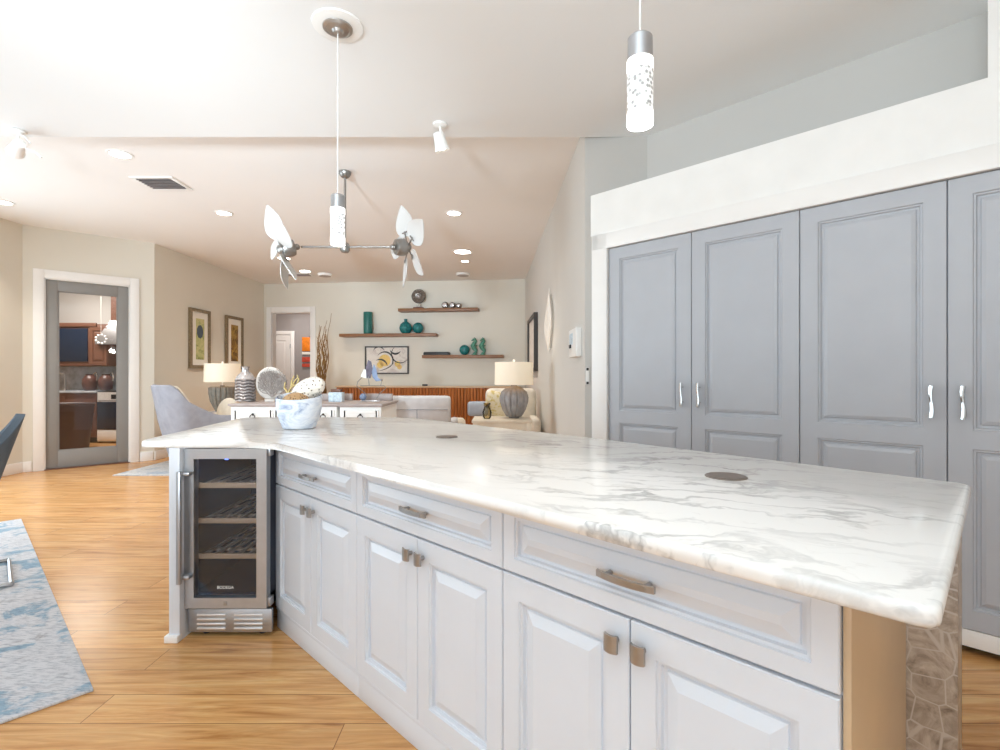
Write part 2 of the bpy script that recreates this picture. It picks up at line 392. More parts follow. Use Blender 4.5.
# ------------------------------------------------------------------ room shell
ZN, ZF = 2.95, 3.06          # kitchen ceiling, living room ceiling
YE = 3.744                   # edge between the two
def wall(name, p0, p1, z0, z1, thick, m, holes=()):
    """wall from p0 to p1; body lies on the left of p0->p1 by thick; holes=(s0,s1,z0,z1)"""
    p0 = Vector((p0[0], p0[1], 0)); p1 = Vector((p1[0], p1[1], 0)); d = (p1-p0); L = d.length; d.normalize()
    mb = MB(); n = Vector((-d.y, d.x, 0))
    Mx = Matrix(((d.x, n.x, 0, p0.x), (d.y, n.y, 0, p0.y), (0, 0, 1, 0), (0, 0, 0, 1)))
    cuts = sorted(holes); s = 0.0
    for h in cuts:
        if h[0] > s: mb.box(s, 0, z0, h[0], thick, z1)
        if h[2] > z0: mb.box(h[0], 0, z0, h[1], thick, h[2])
        if h[3] < z1: mb.box(h[0], 0, h[3], h[1], thick, z1)
        s = h[1]
    if s < L: mb.box(s, 0, z0, L, thick, z1)
    return struct(name, mb, m, M=Mx, smooth=False, weld=False), Mx
struct('floor', MB().prism([(-6.1, -3.6), (5.2, -3.6), (5.2, 13.2), (-10.0, 13.2), (-10.0, 5.5), (-6.1, 5.5)], -0.1, 0.0), M['floor'], smooth=False)
struct('ceiling', MB().box(-6.1, -3.6, ZN, 5.2, YE, ZF+0.05), M['ceil'], smooth=False)
struct('ceiling', MB().prism([(-6.1, YE+0.001), (5.2, YE+0.001), (5.2, 13.2), (-10.0, 13.2), (-10.0, 5.5), (-6.1, 5.5)], ZF, ZF+0.1), M['ceil_far'], smooth=False)
A1, A2 = (-5.9, 6.3), (-4.88, 7.2)          # angled wall with the grey glass door
B1, B2 = (-4.81, 10.4), (0.49, 9.9)         # back wall
R1 = (0.629, 3.775)                         # corner of the living room's right wall
wall('wall_left', (-5.9, -3.6), A1, 0, ZF, 0.12, M['wall'], holes=((2.5, 9.1, 0.05, 2.45),))
o, MD = wall('wall_angled', A1, A2, 0, ZF, 0.14, M['wall'], holes=((0.20, 1.08, 0, 2.43),))
wall('wall_left', A2, B1, 0, ZF, 0.12, M['wall'])
def bs(px):
    r = (px-500)/F; return (4.81+10.4*r)/(0.9956+0.0939*r)
def bz(px, py):
    return H+(HZ-py)/F*(10.4-0.0939*bs(px))
hs0, hs1 = bs(271.8), bs(310.8)
o, MBW = wall('wall_back', B1, B2, 0, ZF, 0.14, M['wall'], holes=((hs0, hs1, 0, 2.48),))
M['wall_cool_light'] = plain('wall_paint_cool_light', (214, 212, 207), 0.75, 0, 0.008, 1.5)  # same paint as the other walls, with cooler light put into its colour
wall('wall_right', B2, R1, 0, ZF, 0.12, M['wall_cool_light'])
wall('wall_right', R1, (1.075, 3.725), 0, ZF, 0.12, M['wall_grey'])
wall('wall_right', (1.075, 3.725), (3.4, 1.40), 0, ZN, 0.12, M['wall_grey'])
wall('wall_right', (3.4, 1.4), (3.4, -3.6), 0, ZN, 0.12, M['wall'])
wall('wall_front', (3.4, -3.5), (-5.9, -3.5), 0, ZN, 0.1, M['wall'], holes=((1.7, 8.2, 0.15, 2.6),))
# window frames behind the camera / by the dining area
mb = MB()
for x in (-4.8, -3.2, -1.6, 0.0, 1.66): mb.box(x, -3.6, 0.15, x+0.06, -3.52, 2.6)
mb.box(-4.8, -3.6, 0.15, 1.7, -3.52, 0.22).box(-4.8, -3.6, 2.53, 1.7, -3.52, 2.6)
struct('window_1', mb, M['trim'], smooth=False)
mb = MB()
for y in (-1.1, 0.9, 2.9, 5.44): mb.box(-6.0, y, 0.05, -5.93, y+0.06, 2.45)
mb.box(-6.0, -1.1, 0.05, -5.93, 5.5, 0.12).box(-6.0, -1.1, 2.38, -5.93, 5.5, 2.45)
struct('window_2', mb, M['trim'], smooth=False)
# baseboards
def baseboard(name, p0, p1, segs=None, z=0.13, t=0.014):
    p0 = Vector((*p0, 0)); p1 = Vector((*p1, 0)); d = p1-p0; L = d.length; d.normalize(); n = Vector((-d.y, d.x, 0))
    Mx = Matrix(((d.x, n.x, 0, p0.x), (d.y, n.y, 0, p0.y), (0, 0, 1, 0), (0, 0, 0, 1))); mb = MB()
    for a, b in (segs or ((0, L),)): mb.box(a, -t, 0, b, -0.0005, z, 0.004)
    return struct(name, mb, M['trim'], M=Mx)
baseboard('baseboard_left', (-5.9, 5.55), A1)
baseboard('baseboard_angled', A1, A2, ((0.0, 0.085), (1.19, 1.345)))
baseboard('baseboard_left', A2, B1)
baseboard('baseboard_back', B1, B2, ((hs1+0.13, 5.3),))
baseboard('baseboard_right', B2, R1)
# door casings
def casing(name, Mx, s0, s1, top, wd=0.105, t=0.02, both=True):
    mb = MB()
    mb.box(s0-wd, -t, 0, s0, -0.0005, top+wd, 0.004).box(s1, -t, 0, s1+wd, -0.0005, top+wd, 0.004).box(s0, -t, top, s1, -0.0005, top+wd, 0.004)
    mb.box(s0-0.001, -0.004, 0, s0+0.014, 0.145, top).box(s1-0.014, -0.004, 0, s1+0.001, 0.145, top).box(s0, -0.004, top-0.014, s1, 0.145, top+0.001)
    return struct(name, mb, M['trim'], M=Mx)
casing('trim_1', MD, 0.20, 1.08, 2.43)
casing('trim_2', MBW, hs0, hs1, 2.48)
# grey door with a tall glass pane
d1 = bpy.data.objects.new('door_1', None); link(d1); d1.matrix_world = MD; d1['kind'] = 'structure'
mb = MB(); a, b, z0, z1 = 0.216, 1.064, 0.012, 2.414
mb.box(a, 0.03, z0, a+0.115, 0.075, z1, 0.003).box(b-0.115, 0.03, z0, b, 0.075, z1, 0.003)
mb.box(a+0.115, 0.03, z0, b-0.115, 0.075, 0.225, 0.002).box(a+0.115, 0.03, z1-0.13, b-0.115, 0.075, z1, 0.002)
mb.box(a+0.115, 0.04, 0.225, a+0.13, 0.065, z1-0.13).box(b-0.13, 0.04, 0.225, b-0.115, 0.065, z1-0.13).box(a+0.115, 0.04, 0.225, b-0.115, 0.065, 0.24).box(a+0.115, 0.04, z1-0.145, b-0.115, 0.065, z1-0.13)
mb.build('door_frame', M['door_grey'], d1)
MB().box(a+0.12, 0.05, 0.23, b-0.12, 0.056, z1-0.135).build('glass_pane', M['glass'], d1, smooth=False)
struct('trim_3', MB().box(0.2, -0.02, 0.0, 1.08, 0.13, 0.010, 0.003), M['kitchen_wood'], M=MD)

# ------------------------------------------------------------------ pantry wall (grey doors, white surround), 45 degrees
S = 4.2
U45 = Matrix.Rotation(-PI/4, 4, 'Z')
WO = Vector((0.1758*S, S-0.1758*S, 0))      # left edge of the first door, on the door front
MW = Matrix.Translation(WO) @ U45
DW = 0.577
SD = 0.42                                   # depth to the wall behind
mb = MB()
mb.box(-0.139, -0.012, 2.165, 2.75, SD-0.01, 2.45)                # plain fascia
mb.box(-0.139, 0.0, 0.0, -0.118, SD-0.01, 2.165)                  # side of the niche
mb.box(1.86+0.0, -0.010, 2.45, 2.75, SD-0.01, ZN-0.001)           # solid end above the ledge
struct('wall_soffit', mb, M['white'], M=MW, smooth=False)
mb = MB()
mb.box(-0.118, -0.022, 0.0, -0.004, 0.03, 2.163, 0.003).box(-0.118, -0.022, 2.062, 2.75, 0.03, 2.163, 0.003)
struct('trim_4', mb, M['trim'], M=MW)
PROF = [(0.002, 0.006), (0.008, 0.007), (0.010, 0.016), (0.018, 0.017), (0.020, 0.012), (0.046, 0.002)]
PROF_W = [(0.003, 0.006), (0.010, 0.006), (0.014, 0.014), (0.024, 0.015), (0.027, 0.008), (0.042, 0.003)]
def pantry(x0, label, group):
    t = thing('pantry_cupboard', label, 'cupboard', MW @ Vector((x0, 0, 0)), -PI/4, group)
    mb = MB(); mb.box(0.001, 0.024, 0.10, 2*DW-0.001, 0.36, 2.058)
    mb.build('carcass', M['grey_door'], t, smooth=False)
    MB().box(0.0, 0.004, 0.035, 2*DW, 0.03, 0.108, 0.002).build('plinth', M['trim'], t)
    MB().box(0.02, 0.09, 0.0, 2*DW-0.02, 0.35, 0.10).build('toe_kick', M['black'], t)
    for k in range(2):
        a = k*DW+0.002; b = (k+1)*DW-0.002
        d = MB().slab(a, 0.112, b, 2.058, 0.021, [(a+0.08, 0.112+0.085, b-0.08, 0.885), (a+0.08, 0.965, b-0.08, 2.058-0.078)], PROF_W).build('door', M['grey_door'], t, ang=14)
        hx = b-0.05 if k == 0 else a+0.05
        mb = MB(); pts = [(hx, -0.001, 1.022), (hx, -0.022, 1.03)]
        mb.tube([(hx, 0.0, 1.04), (hx, -0.026, 1.04)], 0.005).tube([(hx, 0.0, 1.13), (hx, -0.026, 1.13)], 0.005)
        mb.tube([(hx+0.003*math.sin(q*PI/6), -0.03, 1.014+0.142*q/12) for q in range(13)], [0.0062+0.0028*abs(math.cos(q/12*PI)) for q in range(13)])
        mb.build('handle', M['chrome'], d)
    return t
pantry(0.0, 'grey two-door pantry cupboard at the left end of the white surround', 'grey pantry cupboards')
pantry(2*DW, 'grey two-door pantry cupboard at the right edge, nearest the island end', 'grey pantry cupboards')

# ------------------------------------------------------------------ island
IO = Vector((-1.0715, 1.36+1.0715, 0))
MI = Matrix.Translation(IO) @ U45
CW = 0.762
def knob(mb, x, z):
    n = 6
    for i in range(n):
        q0 = -1+2*i/n; q1 = -1+2*(i+1)/n
        f = lambda q: -0.026-0.006*(1-q*q)
        mb.face([(x+q0*0.016, f(q0), z-0.019), (x+q1*0.016, f(q1), z-0.019), (x+q1*0.016, f(q1), z+0.019), (x+q0*0.016, f(q0), z+0.019)])
        mb.face([(x+q0*0.016, f(q0)+0.006, z+0.019), (x+q1*0.016, f(q1)+0.006, z+0.019), (x+q1*0.016, f(q1)+0.006, z-0.019), (x+q0*0.016, f(q0)+0.006, z-0.019)])
        for zz in (z-0.019, z+0.019):
            mb.face([(x+q0*0.016, f(q0), zz), (x+q1*0.016, f(q1), zz), (x+q1*0.016, f(q1)+0.006, zz), (x+q0*0.016, f(q0)+0.006, zz)])
    for q in (-1, 1):
        mb.face([(x+q*0.016, -0.026, z-0.019), (x+q*0.016, -0.020, z-0.019), (x+q*0.016, -0.020, z+0.019), (x+q*0.016, -0.026, z+0.019)])
    mb.tube([(x, 0, z), (x, -0.028, z)], 0.007, 10)
def pull(mb, x, z, L=0.138):
    n = 12
    for i in range(n):
        q0 = -1+2*i/n; q1 = -1+2*(i+1)/n; f = lambda q: -0.030+0.010*q*q-0.004
        for (za, zb, ya, yb) in ((z-0.007, z+0.007, 0, 0), ):
            p = [(x+q0*L/2, f(q0), za), (x+q1*L/2, f(q1), za), (x+q1*L/2, f(q1), zb), (x+q0*L/2, f(q0), zb)]
            r = [(c[0], c[1]+0.007, c[2]) for c in p]
            mb.face(p); mb.face(r[::-1]); mb.face([p[3], p[2], r[2], r[3]]); mb.face([p[1], p[0], r[0], r[1]])
    for q in (-1, 1):
        y = -0.024
        mb.face([(x+q*L/2, y, z-0.007), (x+q*L/2, y+0.007, z-0.007), (x+q*L/2, y+0.007, z+0.007), (x+q*L/2, y, z+0.007)])
    for q in (-0.34, 0.34): mb.tube([(x+q*L, 0, z), (x+q*L, -0.03, z)], 0.006, 10)
def island_cab(i, label):
    t = thing('base_cabinet', label, 'cabinet', MI @ Vector((i*CW, 0, 0)), -PI/4, 'white island base cabinets')
    mb = MB(); mb.box(0.0005, 0.021, 0.09, CW-0.0005, 0.615, 0.8735); mb.build('carcass', M['white_cab'], t, smooth=False)
    MB().box(0, 0.008, 0.0, CW, 0.6, 0.095, 0.004).box(0, 0.004, 0.085, CW, 0.03, 0.10, 0.004).build('plinth', M['white_cab'], t)
    if i == 2: MB().box(CW+0.0005, 0.012, 0.0, CW+0.012, 0.618, 0.8735, 0.001).build('side_panel', M['tan'], t)['label'] = 'plain tan side panel'
    g = 0.0018
    d = MB().slab(g, 0.689, CW-g, 0.869, 0.02, [(0.042, 0.689+0.036, CW-0.042, 0.869-0.036)], PROF).build('drawer', M['white_cab'], t, ang=14)
    mb = MB(); pull(mb, CW/2, 0.771); mb.build('handle', M['nickel'], d)
    for k in range(2):
        a = k*CW/2+g; b = (k+1)*CW/2-g
        d = MB().slab(a, 0.103, b, 0.682, 0.02, [(a+0.058, 0.103+0.062, b-0.058, 0.682-0.062)], PROF).build('door', M['white_cab'], t, ang=14)
        mb = MB(); knob(mb, b-0.030 if k == 0 else a+0.030, 0.630); mb.build('knob', M['nickel'], d)
island_cab(0, 'white raised-panel island cabinet right beside the wine cooler')
island_cab(1, 'white raised-panel island cabinet in the middle of the island run')
island_cab(2, 'white raised-panel island cabinet at the near end beside the tan side panel')
kw = tag(MB().box(-0.25, 0.62, 0.0, 3*CW+0.106, 0.76, 0.8735, 0.002).build('knee_wall', M['tile']), 'knee wall clad in brown mosaic tile under the island worktop', 'tiled wall')
kw.matrix_world = MI
# wing of the island round the cooler
tag(MB().box(-1.4445, 3.02, 0.0, -1.0, 3.06, 0.8735).build('island_back_panel', M['white_cab']), 'white panel closing the back of the island wing behind the wine cooler', 'panel')
mb = MB(); mb.box(-1.493, 2.30, 0.0, -1.445, 3.06, 0.8735, 0.001)
t = thing('island_end_panel', 'white end panel left of the wine cooler holding up the worktop', 'panel', (-1.47, 2.30, 0))
mb.build('panel', M['white_cab'], t, loc=(1.47, -2.30, 0))
MB().box(-1.506, 2.283, 0.0, -1.444, 2.32, 0.032, 0.004).build('skirting', M['trim'], t, loc=(1.47, -2.30, 0))
# worktop
out = [(-1.612, 2.296), (-1.588, 2.288), (-1.20, 2.288), (-1.12, 2.286), (-1.06, 2.276), (-1.01, 2.255), (-0.96, 2.215), (-0.5, 1.735), (0.0066, 1.206), (0.535, 0.660), (0.552, 0.650), (0.568, 0.656),
       (1.268, 1.372), (1.276, 1.390), (1.268, 1.412), (0.46, 2.37), (0.16, 2.70), (-0.13, 3.0), (-0.42, 3.33), (-0.60, 3.51), (-0.70, 3.565), (-0.82, 3.585), (-1.70, 3.585), (-1.77, 3.57), (-1.795, 3.52), (-1.635, 2.36), (-1.625, 2.315)]
wt = MB().prism(out, 0.876, 0.906, 0.009, 3).build('island_worktop', M['marble'], ang=50)
tag(wt, 'white marble island worktop with grey veins on the white cabinets', 'worktop')
def disc_outlet(x, y, r, label):
    t = thing('outlet_disc', label, 'outlet', (x, y, 0.906), 0, 'pop-up outlets in the worktop')
    MB().lathe([(r, 0), (r, 0.002), (r*0.93, 0.0035), (r*0.92, 0.0025), (0.0, 0.003)], seg=36).build('ring', M['outlet'], t)
    MB().lathe([(r*0.9, 0.003), (r*0.9, 0.0042), (0, 0.0042)], seg=36).build('lid', M['outlet'], t)
disc_outlet(0.66, 1.49, 0.058, 'round steel outlet cover in the worktop nearest the camera')
disc_outlet(-0.254, 2.44, 0.053, 'round steel outlet cover farther back on the worktop')

# ------------------------------------------------------------------ wine cooler
t = thing('wine_cooler', 'stainless steel wine cooler with glass door under the island worktop', 'wine cooler', (-1.255, 2.33, 0))
L0, R0 = -0.188, 0.188
mb = MB(); y0, y1 = 0.045, 0.60
mb.box(L0, y0, 0.13, L0+0.025, y1, 0.868).box(R0-0.025, y0, 0.13, R0, y1, 0.868).box(L0, y1-0.02, 0.13, R0, y1, 0.868)
mb.box(L0, y0, 0.13, R0, y1, 0.19).box(L0, y0, 0.845, R0, y1, 0.868)
mb.build('body', M['dark_in'], t, smooth=False)
def mitre(mb, x0, z0, x1, z1, wd, ya, yb):
    o_ = [(x0, z0), (x1, z0), (x1, z1), (x0, z1)]; i_ = [(x0+wd[0], z0+wd[1]), (x1-wd[2], z0+wd[1]), (x1-wd[2], z1-wd[3]), (x0+wd[0], z1-wd[3])]
    for k in range(4):
        j = (k+1) % 4; a, b, c, d = o_[k], o_[j], i_[j], i_[k]
        mb.face([(a[0], ya, a[1]), (b[0], ya, b[1]), (c[0], ya+0.0015, c[1]), (d[0], ya+0.0015, d[1])])
        mb.face([(a[0], yb, a[1]), (b[0], yb, b[1]), (b[0], ya, b[1]), (a[0], ya, a[1])])
        mb.face([(d[0], ya+0.0015, d[1]), (c[0], ya+0.0015, c[1]), (c[0], yb, c[1]), (d[0], yb, d[1])])
        mb.face([(a[0], yb, a[1]), (d[0], yb, d[1]), (c[0], yb, c[1]), (b[0], yb, b[1])])
mb = MB(); mitre(mb, L0, 0.136, R0, 0.866, (0.042, 0.047, 0.047, 0.047), 0.0, 0.04)
dr = mb.build('door', M['steel'], t, ang=20)
MB().box(L0+0.041, 0.012, 0.182, R0-0.046, 0.018, 0.82).build('glass', M['cooler_glass'], dr, smooth=False)
mb = MB(); hx = L0+0.006
mb.box(hx-0.014, -0.050, 0.262, hx+0.006, -0.030, 0.770, 0.005).box(hx-0.010, -0.032, 0.28, hx+0.034, 0.001, 0.295, 0.002).box(hx-0.010, -0.032, 0.748, hx+0.034, 0.001, 0.763, 0.002)
mb.build('handle', M['steel'], dr)
MB().box(-0.008, 0.010, 0.814, 0.008, 0.0115, 0.819).build('display_light', emit('blue_led', (0.1, 0.2, 1.0), 3.0), dr)
MB().box(-0.008, -0.0015, 0.150, 0.008, 0.001, 0.168, 0.0005).build('lock', M['nickel'], dr)
for zz in (0.345, 0.51, 0.675):
    sh = MB().box(L0+0.03, 0.05, zz, R0-0.03, 0.065, zz+0.024, 0.002).build('shelf', M['cooler_wood'], t)
    mb = MB()
    for k in range(6): mb.box(L0+0.05+k*0.052, 0.066, zz+0.012, L0+0.066+k*0.052, 0.56, zz+0.022)
    for k in range(3): mb.box(L0+0.03, 0.15+k*0.17, zz+0.004, R0-0.03, 0.17+k*0.17, zz+0.012)
    mb.build('slats', M['slat_wood'], sh, smooth=False)
mb = MB(); kx0, kx1 = L0+0.012, R0+0.018
mb.box(kx0, 0.012, 0.022, kx1, 0.03, 0.128, 0.001); kp = mb.build('kick_plate', M['steel'], t)
for c in (0.5*(kx0+kx1)-0.085, 0.5*(kx0+kx1)+0.085):
    for k in range(4):
        MB().box(c-0.066, 0.006, 0.036+k*0.021, c+0.066, 0.014, 0.045+k*0.021, 0.003).build('louvre', M['steel_light'], kp)
for x in (kx0+0.06, kx1-0.06): MB().cyl((x, 0.06, 0), (x, 0.06, 0.13), 0.016).build('foot', M['black'], t)
for zz in (0.16, 0.85): MB().box(R0-0.002, 0.012, zz-0.02, R0+0.012, 0.05, zz+0.02, 0.002).build('hinge', M['steel'], t)
def text(s, size, m, name, parent, loc, rot, ext=0.0005):
    cu = bpy.data.curves.new(name, 'FONT'); cu.body = s; cu.size = size; cu.extrude = ext; cu.align_x = 'CENTER'
    tmp = bpy.data.objects.new('tmp', cu); C.objects.link(tmp)
    dg = bpy.context.evaluated_depsgraph_get(); me = bpy.data.meshes.new_from_object(tmp.evaluated_get(dg))
    bpy.data.objects.remove(tmp); me.materials.clear(); me.materials.append(m)
    o = bpy.data.objects.new(name, me); link(o, parent); o.location = loc; o.rotation_euler = rot; return o
d = bpy.data.lights.new('cooler_fill', 'POINT'); d.energy = 3.5; d.color = (0.85, 0.92, 1); d.shadow_soft_size = 0.03  # light added inside the cooler to brighten the shelf fronts
lo = bpy.data.objects.new('cooler_fill', d); link(lo); lo.location = (-1.255, 2.362, 0.845)
text('BODEGA', 0.019, M['text'], 'lettering', dr, (-0.006, 0.0112, 0.222), (PI/2, 0, 0))

# ------------------------------------------------------------------ bowl on the island
bx, by = -1.122, 2.85
tilt = Matrix.Rotation(math.radians(5), 4, 'Y')
mb = MB(); mb.lathe([(0.078, 0.0), (0.086, 0.004), (0.108, 0.06), (0.120, 0.12), (0.122, 0.185), (0.118, 0.198), (0.114, 0.185), (0.110, 0.12), (0.098, 0.06), (0.07, 0.02)], seg=40)
for v in mb.bm.verts:
    a = math.atan2(v.co.y, v.co.x); v.co.z *= 1-0.16*max(0.0, (v.co.z-0.05)/0.13)*(0.45-0.55*math.sin(a)) if v.co.z > 0.05 else 1
b_ = mb.build('bowl', M['bowl'], loc=(bx, by, 0.9065)); tag(b_, 'white and blue marbled bowl on the marble island worktop', 'bowl')
b2 = MB().ball((0, 0, 0), 0.085, (1.0, 1, 0.9)).build('wicker_ball', M['wicker'], loc=(bx-0.01, by-0.015, 0.906+0.125)); tag(b2, 'brown woven ball inside the marbled bowl', 'ornament')
b3 = MB().ball((0, 0, 0), 0.10, (1.0, 0.72, 0.62), M=Matrix.Rotation(math.radians(-28), 4, 'Y')).build('speckled_shell', M['shell'], loc=(bx+0.035, by+0.045, 0.906+0.215)); tag(b3, 'cream speckled shell leaning on top in the marbled bowl', 'shell')

# ------------------------------------------------------------------ pendants
def pendant(x, y, zb, label, r=0.0362, gl=0.184, cap=0.066):
    t = thing('pendant_light', label, 'pendant light', (x, y, zb), 0, 'bubble glass pendants over the island')
    MB().lathe([(r*0.7, 0.0), (r*0.97, 0.004), (r, 0.012), (r, 0.036), (r*0.99, 0.04), (0, 0.04)], seg=28).build('glass_foot', M['pend_lit'], t)
    MB().lathe([(r*0.98, 0.04), (r*0.98, gl-0.03), (0, gl-0.03)], seg=28).build('bubble_core', M['bubble'], t)
    MB().lathe([(r, gl-0.03), (r, gl), (0, gl)], seg=28).build('glass_neck', M['pend_lit'], t)
    MB().lathe([(r*0.94, gl), (r*0.94, gl+cap-0.004), (r*0.85, gl+cap), (0, gl+cap)], seg=28).build('cap', M['steel'], t)
    MB().cyl((0, 0, gl+cap), (0, 0, ZN-zb-0.03), 0.0028, 8).build('cord', M['cord'], t)
    c = MB().lathe([(0.125, ZN-zb-0.001), (0.122, ZN-zb-0.008), (0.075, ZN-zb-0.014), (0, ZN-zb-0.014)], seg=40).build('ceiling_ring', M['white'], t)
    MB().lathe([(0.073, ZN-zb-0.013), (0.072, ZN-zb-0.02), (0.058, ZN-zb-0.026), (0.055, ZN-zb-0.024), (0.03, ZN-zb-0.03), (0.022, ZN-zb-0.042), (0, ZN-zb-0.045)], seg=40).build('canopy', M['nickel'], c)
    d = bpy.data.lights.new('pendant_bulb', 'POINT'); d.energy = 5; d.shadow_soft_size = 0.05; d.color = (1, 0.97, 0.93)
    lo = bpy.data.objects.new('pendant_bulb', d); link(lo); lo.location = (x, y, zb-0.08)
pendant(-0.81, 2.546, 1.85, 'lit bubble-glass pendant hanging over the far wing of the island')
pendant(0.390, 1.42, 1.893, 'lit bubble-glass pendant hanging over the near end of the island')

# ------------------------------------------------------------------ ceiling fixtures
def recessed(px, py, label, r=0.075, lamp=9):
    Y = (ZF-H)*F/(HZ-py); X = (px-500)/F*Y
    t = thing('recessed_light', label, 'ceiling light', (X, Y, ZF), 0, 'recessed ceiling lights')
    MB().lathe([(r*1.3, -0.001), (r*1.28, -0.006), (r, -0.008), (r, -0.001)], seg=32).build('trim_ring', M['white'], t)
    MB().lathe([(r*0.99, -0.002), (r*0.99, -0.005), (0, -0.005)], seg=32).build('lens', M['light'], t)
    if lamp:
        d = bpy.data.lights.new('downlight', 'SPOT'); d.energy = lamp*6; d.spot_size = math.radians(110); d.spot_blend = 0.8; d.shadow_soft_size = 0.07; d.color = (1, 0.93, 0.84)
        lo = bpy.data.objects.new('downlight', d); link(lo); lo.location = (X, Y, ZF-0.03)
recessed(120, 154, 'round recessed ceiling light just left of the square ceiling vent')
recessed(224, 213, 'round recessed ceiling light between the ceiling vent and the left fan head')
recessed(454, 213, 'round recessed ceiling light right of the right fan head')
recessed(3, 202, 'round recessed ceiling light above the far left wall', lamp=9)
recessed(462.5, 251.5, 'large round recessed ceiling light above the walnut shelves', r=0.125)
recessed(465, 261, 'small recessed ceiling light just behind the large one', r=0.06, lamp=5)
recessed(305, 271, 'recessed ceiling light below the left fan head, before the back wall', r=0.09, lamp=9)
recessed(284, 258, 'recessed ceiling light half hidden by the left fan blades', r=0.09, lamp=9)
def vent(px, py, sx, sy, rz, label, group='ceiling air vents'):
    Y = (ZF-H)*F/(HZ-py); X = (px-500)/F*Y
    t = thing('ceiling_vent', label, 'vent', (X, Y, ZF), rz, group)
    mb = MB(); w_ = 0.035
    mb.box(-sx/2, -sy/2, -0.012, sx/2, -sy/2+w_, -0.001, 0.003).box(-sx/2, sy/2-w_, -0.012, sx/2, sy/2, -0.001, 0.003).box(-sx/2, -sy/2+w_, -0.012, -sx/2+w_, sy/2-w_, -0.001, 0.003).box(sx/2-w_, -sy/2+w_, -0.012, sx/2, sy/2-w_, -0.001, 0.003)
    mb.build('frame', M['white'], t)
    MB().box(-sx/2+0.03, -sy/2+0.03, -0.003, sx/2-0.03, sy/2-0.03, -0.001).build('backing', M['black'], t)
    n = 7
    for k in range(n):
        y = -sy/2+w_+(k+0.5)*(sy-2*w_)/n
        MB().box(-sx/2+w_, -0.012, -0.001, sx/2-w_, 0.012, 0.001, M=Matrix.Translation((0, y, -0.008)) @ Matrix.Rotation(math.radians(50), 4, 'X')).build('slat', M['taupe'], t, smooth=False)
vent(162, 183, 0.40, 0.34, 0, 'square white ceiling vent with dark louvres above the grey glass door')
vent(297, 274.5, 0.55, 0.25, 0, 'pale ceiling vent near the back wall above the hall doorway')
def detector(px, py, r, label):
    Y = (ZF-H)*F/(HZ-py); X = (px-500)/F*Y
    t = thing('ceiling_speaker', label, 'speaker', (X, Y, ZF), 0, 'ceiling speakers')
    MB().lathe([(r, -0.001), (r*0.97, -0.03), (r*0.9, -0.04), (0, -0.04)], seg=28).build('rim', M['white'], t)
    MB().lathe([(r*0.82, -0.039), (r*0.82, -0.043), (0, -0.043)], seg=28).build('grille', M['taupe'], t)
detector(325, 274, 0.13, 'round ceiling speaker near the back wall, left of the fan right head')
detector(463, 273.5, 0.13, 'round ceiling speaker just above the top walnut shelf')
def track(px, py, label, aim, flip=1):
    Y = (ZN-H)*F/(HZ-py); X = (px-500)/F*Y
    t = thing('spotlight', label, 'spotlight', (X, Y, ZN), 0, 'white ceiling spotlights')
    MB().lathe([(0.05, -0.001), (0.048, -0.012), (0.02, -0.02), (0, -0.02)], seg=24).build('mount', M['white'], t)
    a = Vector(aim).normalized(); j = Vector((0, 0, -0.11))
    MB().tube([(0, 0, -0.018), (0.004, 0, -0.05), (-0.004, 0, -0.08), j], 0.009, 8).build('stem', M['white'], t)
    q = a.to_track_quat('Z', 'Y').to_matrix().to_4x4()
    hd = MB().lathe([(0.02, -0.05), (0.036, -0.045), (0.04, 0.0), (0.05, 0.06), (0.056, 0.075), (0.050, 0.072), (0.0, 0.045)], c=j, seg=24, M=q).build('head', M['white'], t)
    MB().lathe([(0.036, 0.058), (0.036, 0.062), (0, 0.062)], c=j, seg=24, M=q).build('lens', M['light'], hd)
    return t
track(440, 124, 'white ceiling spotlight above the right fan head', (0.25, 0.25, -1))
tk = track(18, 131, 'white ceiling spotlight at the far left edge of the ceiling', (-0.7, 0.5, -0.25))
MB().tube([(0.0, 0, -0.02), (0.05, 0, -0.04), (0.09, 0, -0.09), (0.05, 0, -0.12), (0.12, 0, -0.15), (0.17, 0, -0.19)], 0.007, 8).build('arm', M['white'], tk)

# ------------------------------------------------------------------ double ended ceiling fan
fh = P(345, 247, 4.66)
t = thing('ceiling_fan', 'double-headed ceiling fan with white palm-leaf blades on a pewter bar', 'ceiling fan', (fh.x, fh.y, 0))
t.location = (fh.x, fh.y, fh.z)
MB().lathe([(0.055, ZF-fh.z-0.001), (0.055, ZF-fh.z-0.02), (0.035, ZF-fh.z-0.05), (0.015, ZF-fh.z-0.06), (0, ZF-fh.z-0.06)], seg=28).build('canopy', M['fan_metal'], t)
MB().cyl((0, 0, 0.0), (0, 0, ZF-fh.z-0.05), 0.011, 14).build('rod', M['fan_metal'], t)
MB().lathe([(0.0, -0.055), (0.03, -0.05), (0.045, -0.03), (0.045, 0.01), (0.03, 0.035), (0.012, 0.045)], seg=28).build('hub', M['fan_metal'], t)
MB().cyl((-0.40, 0, 0), (0.42, 0, 0), 0.011, 14).build('bar', M['fan_metal'], t)
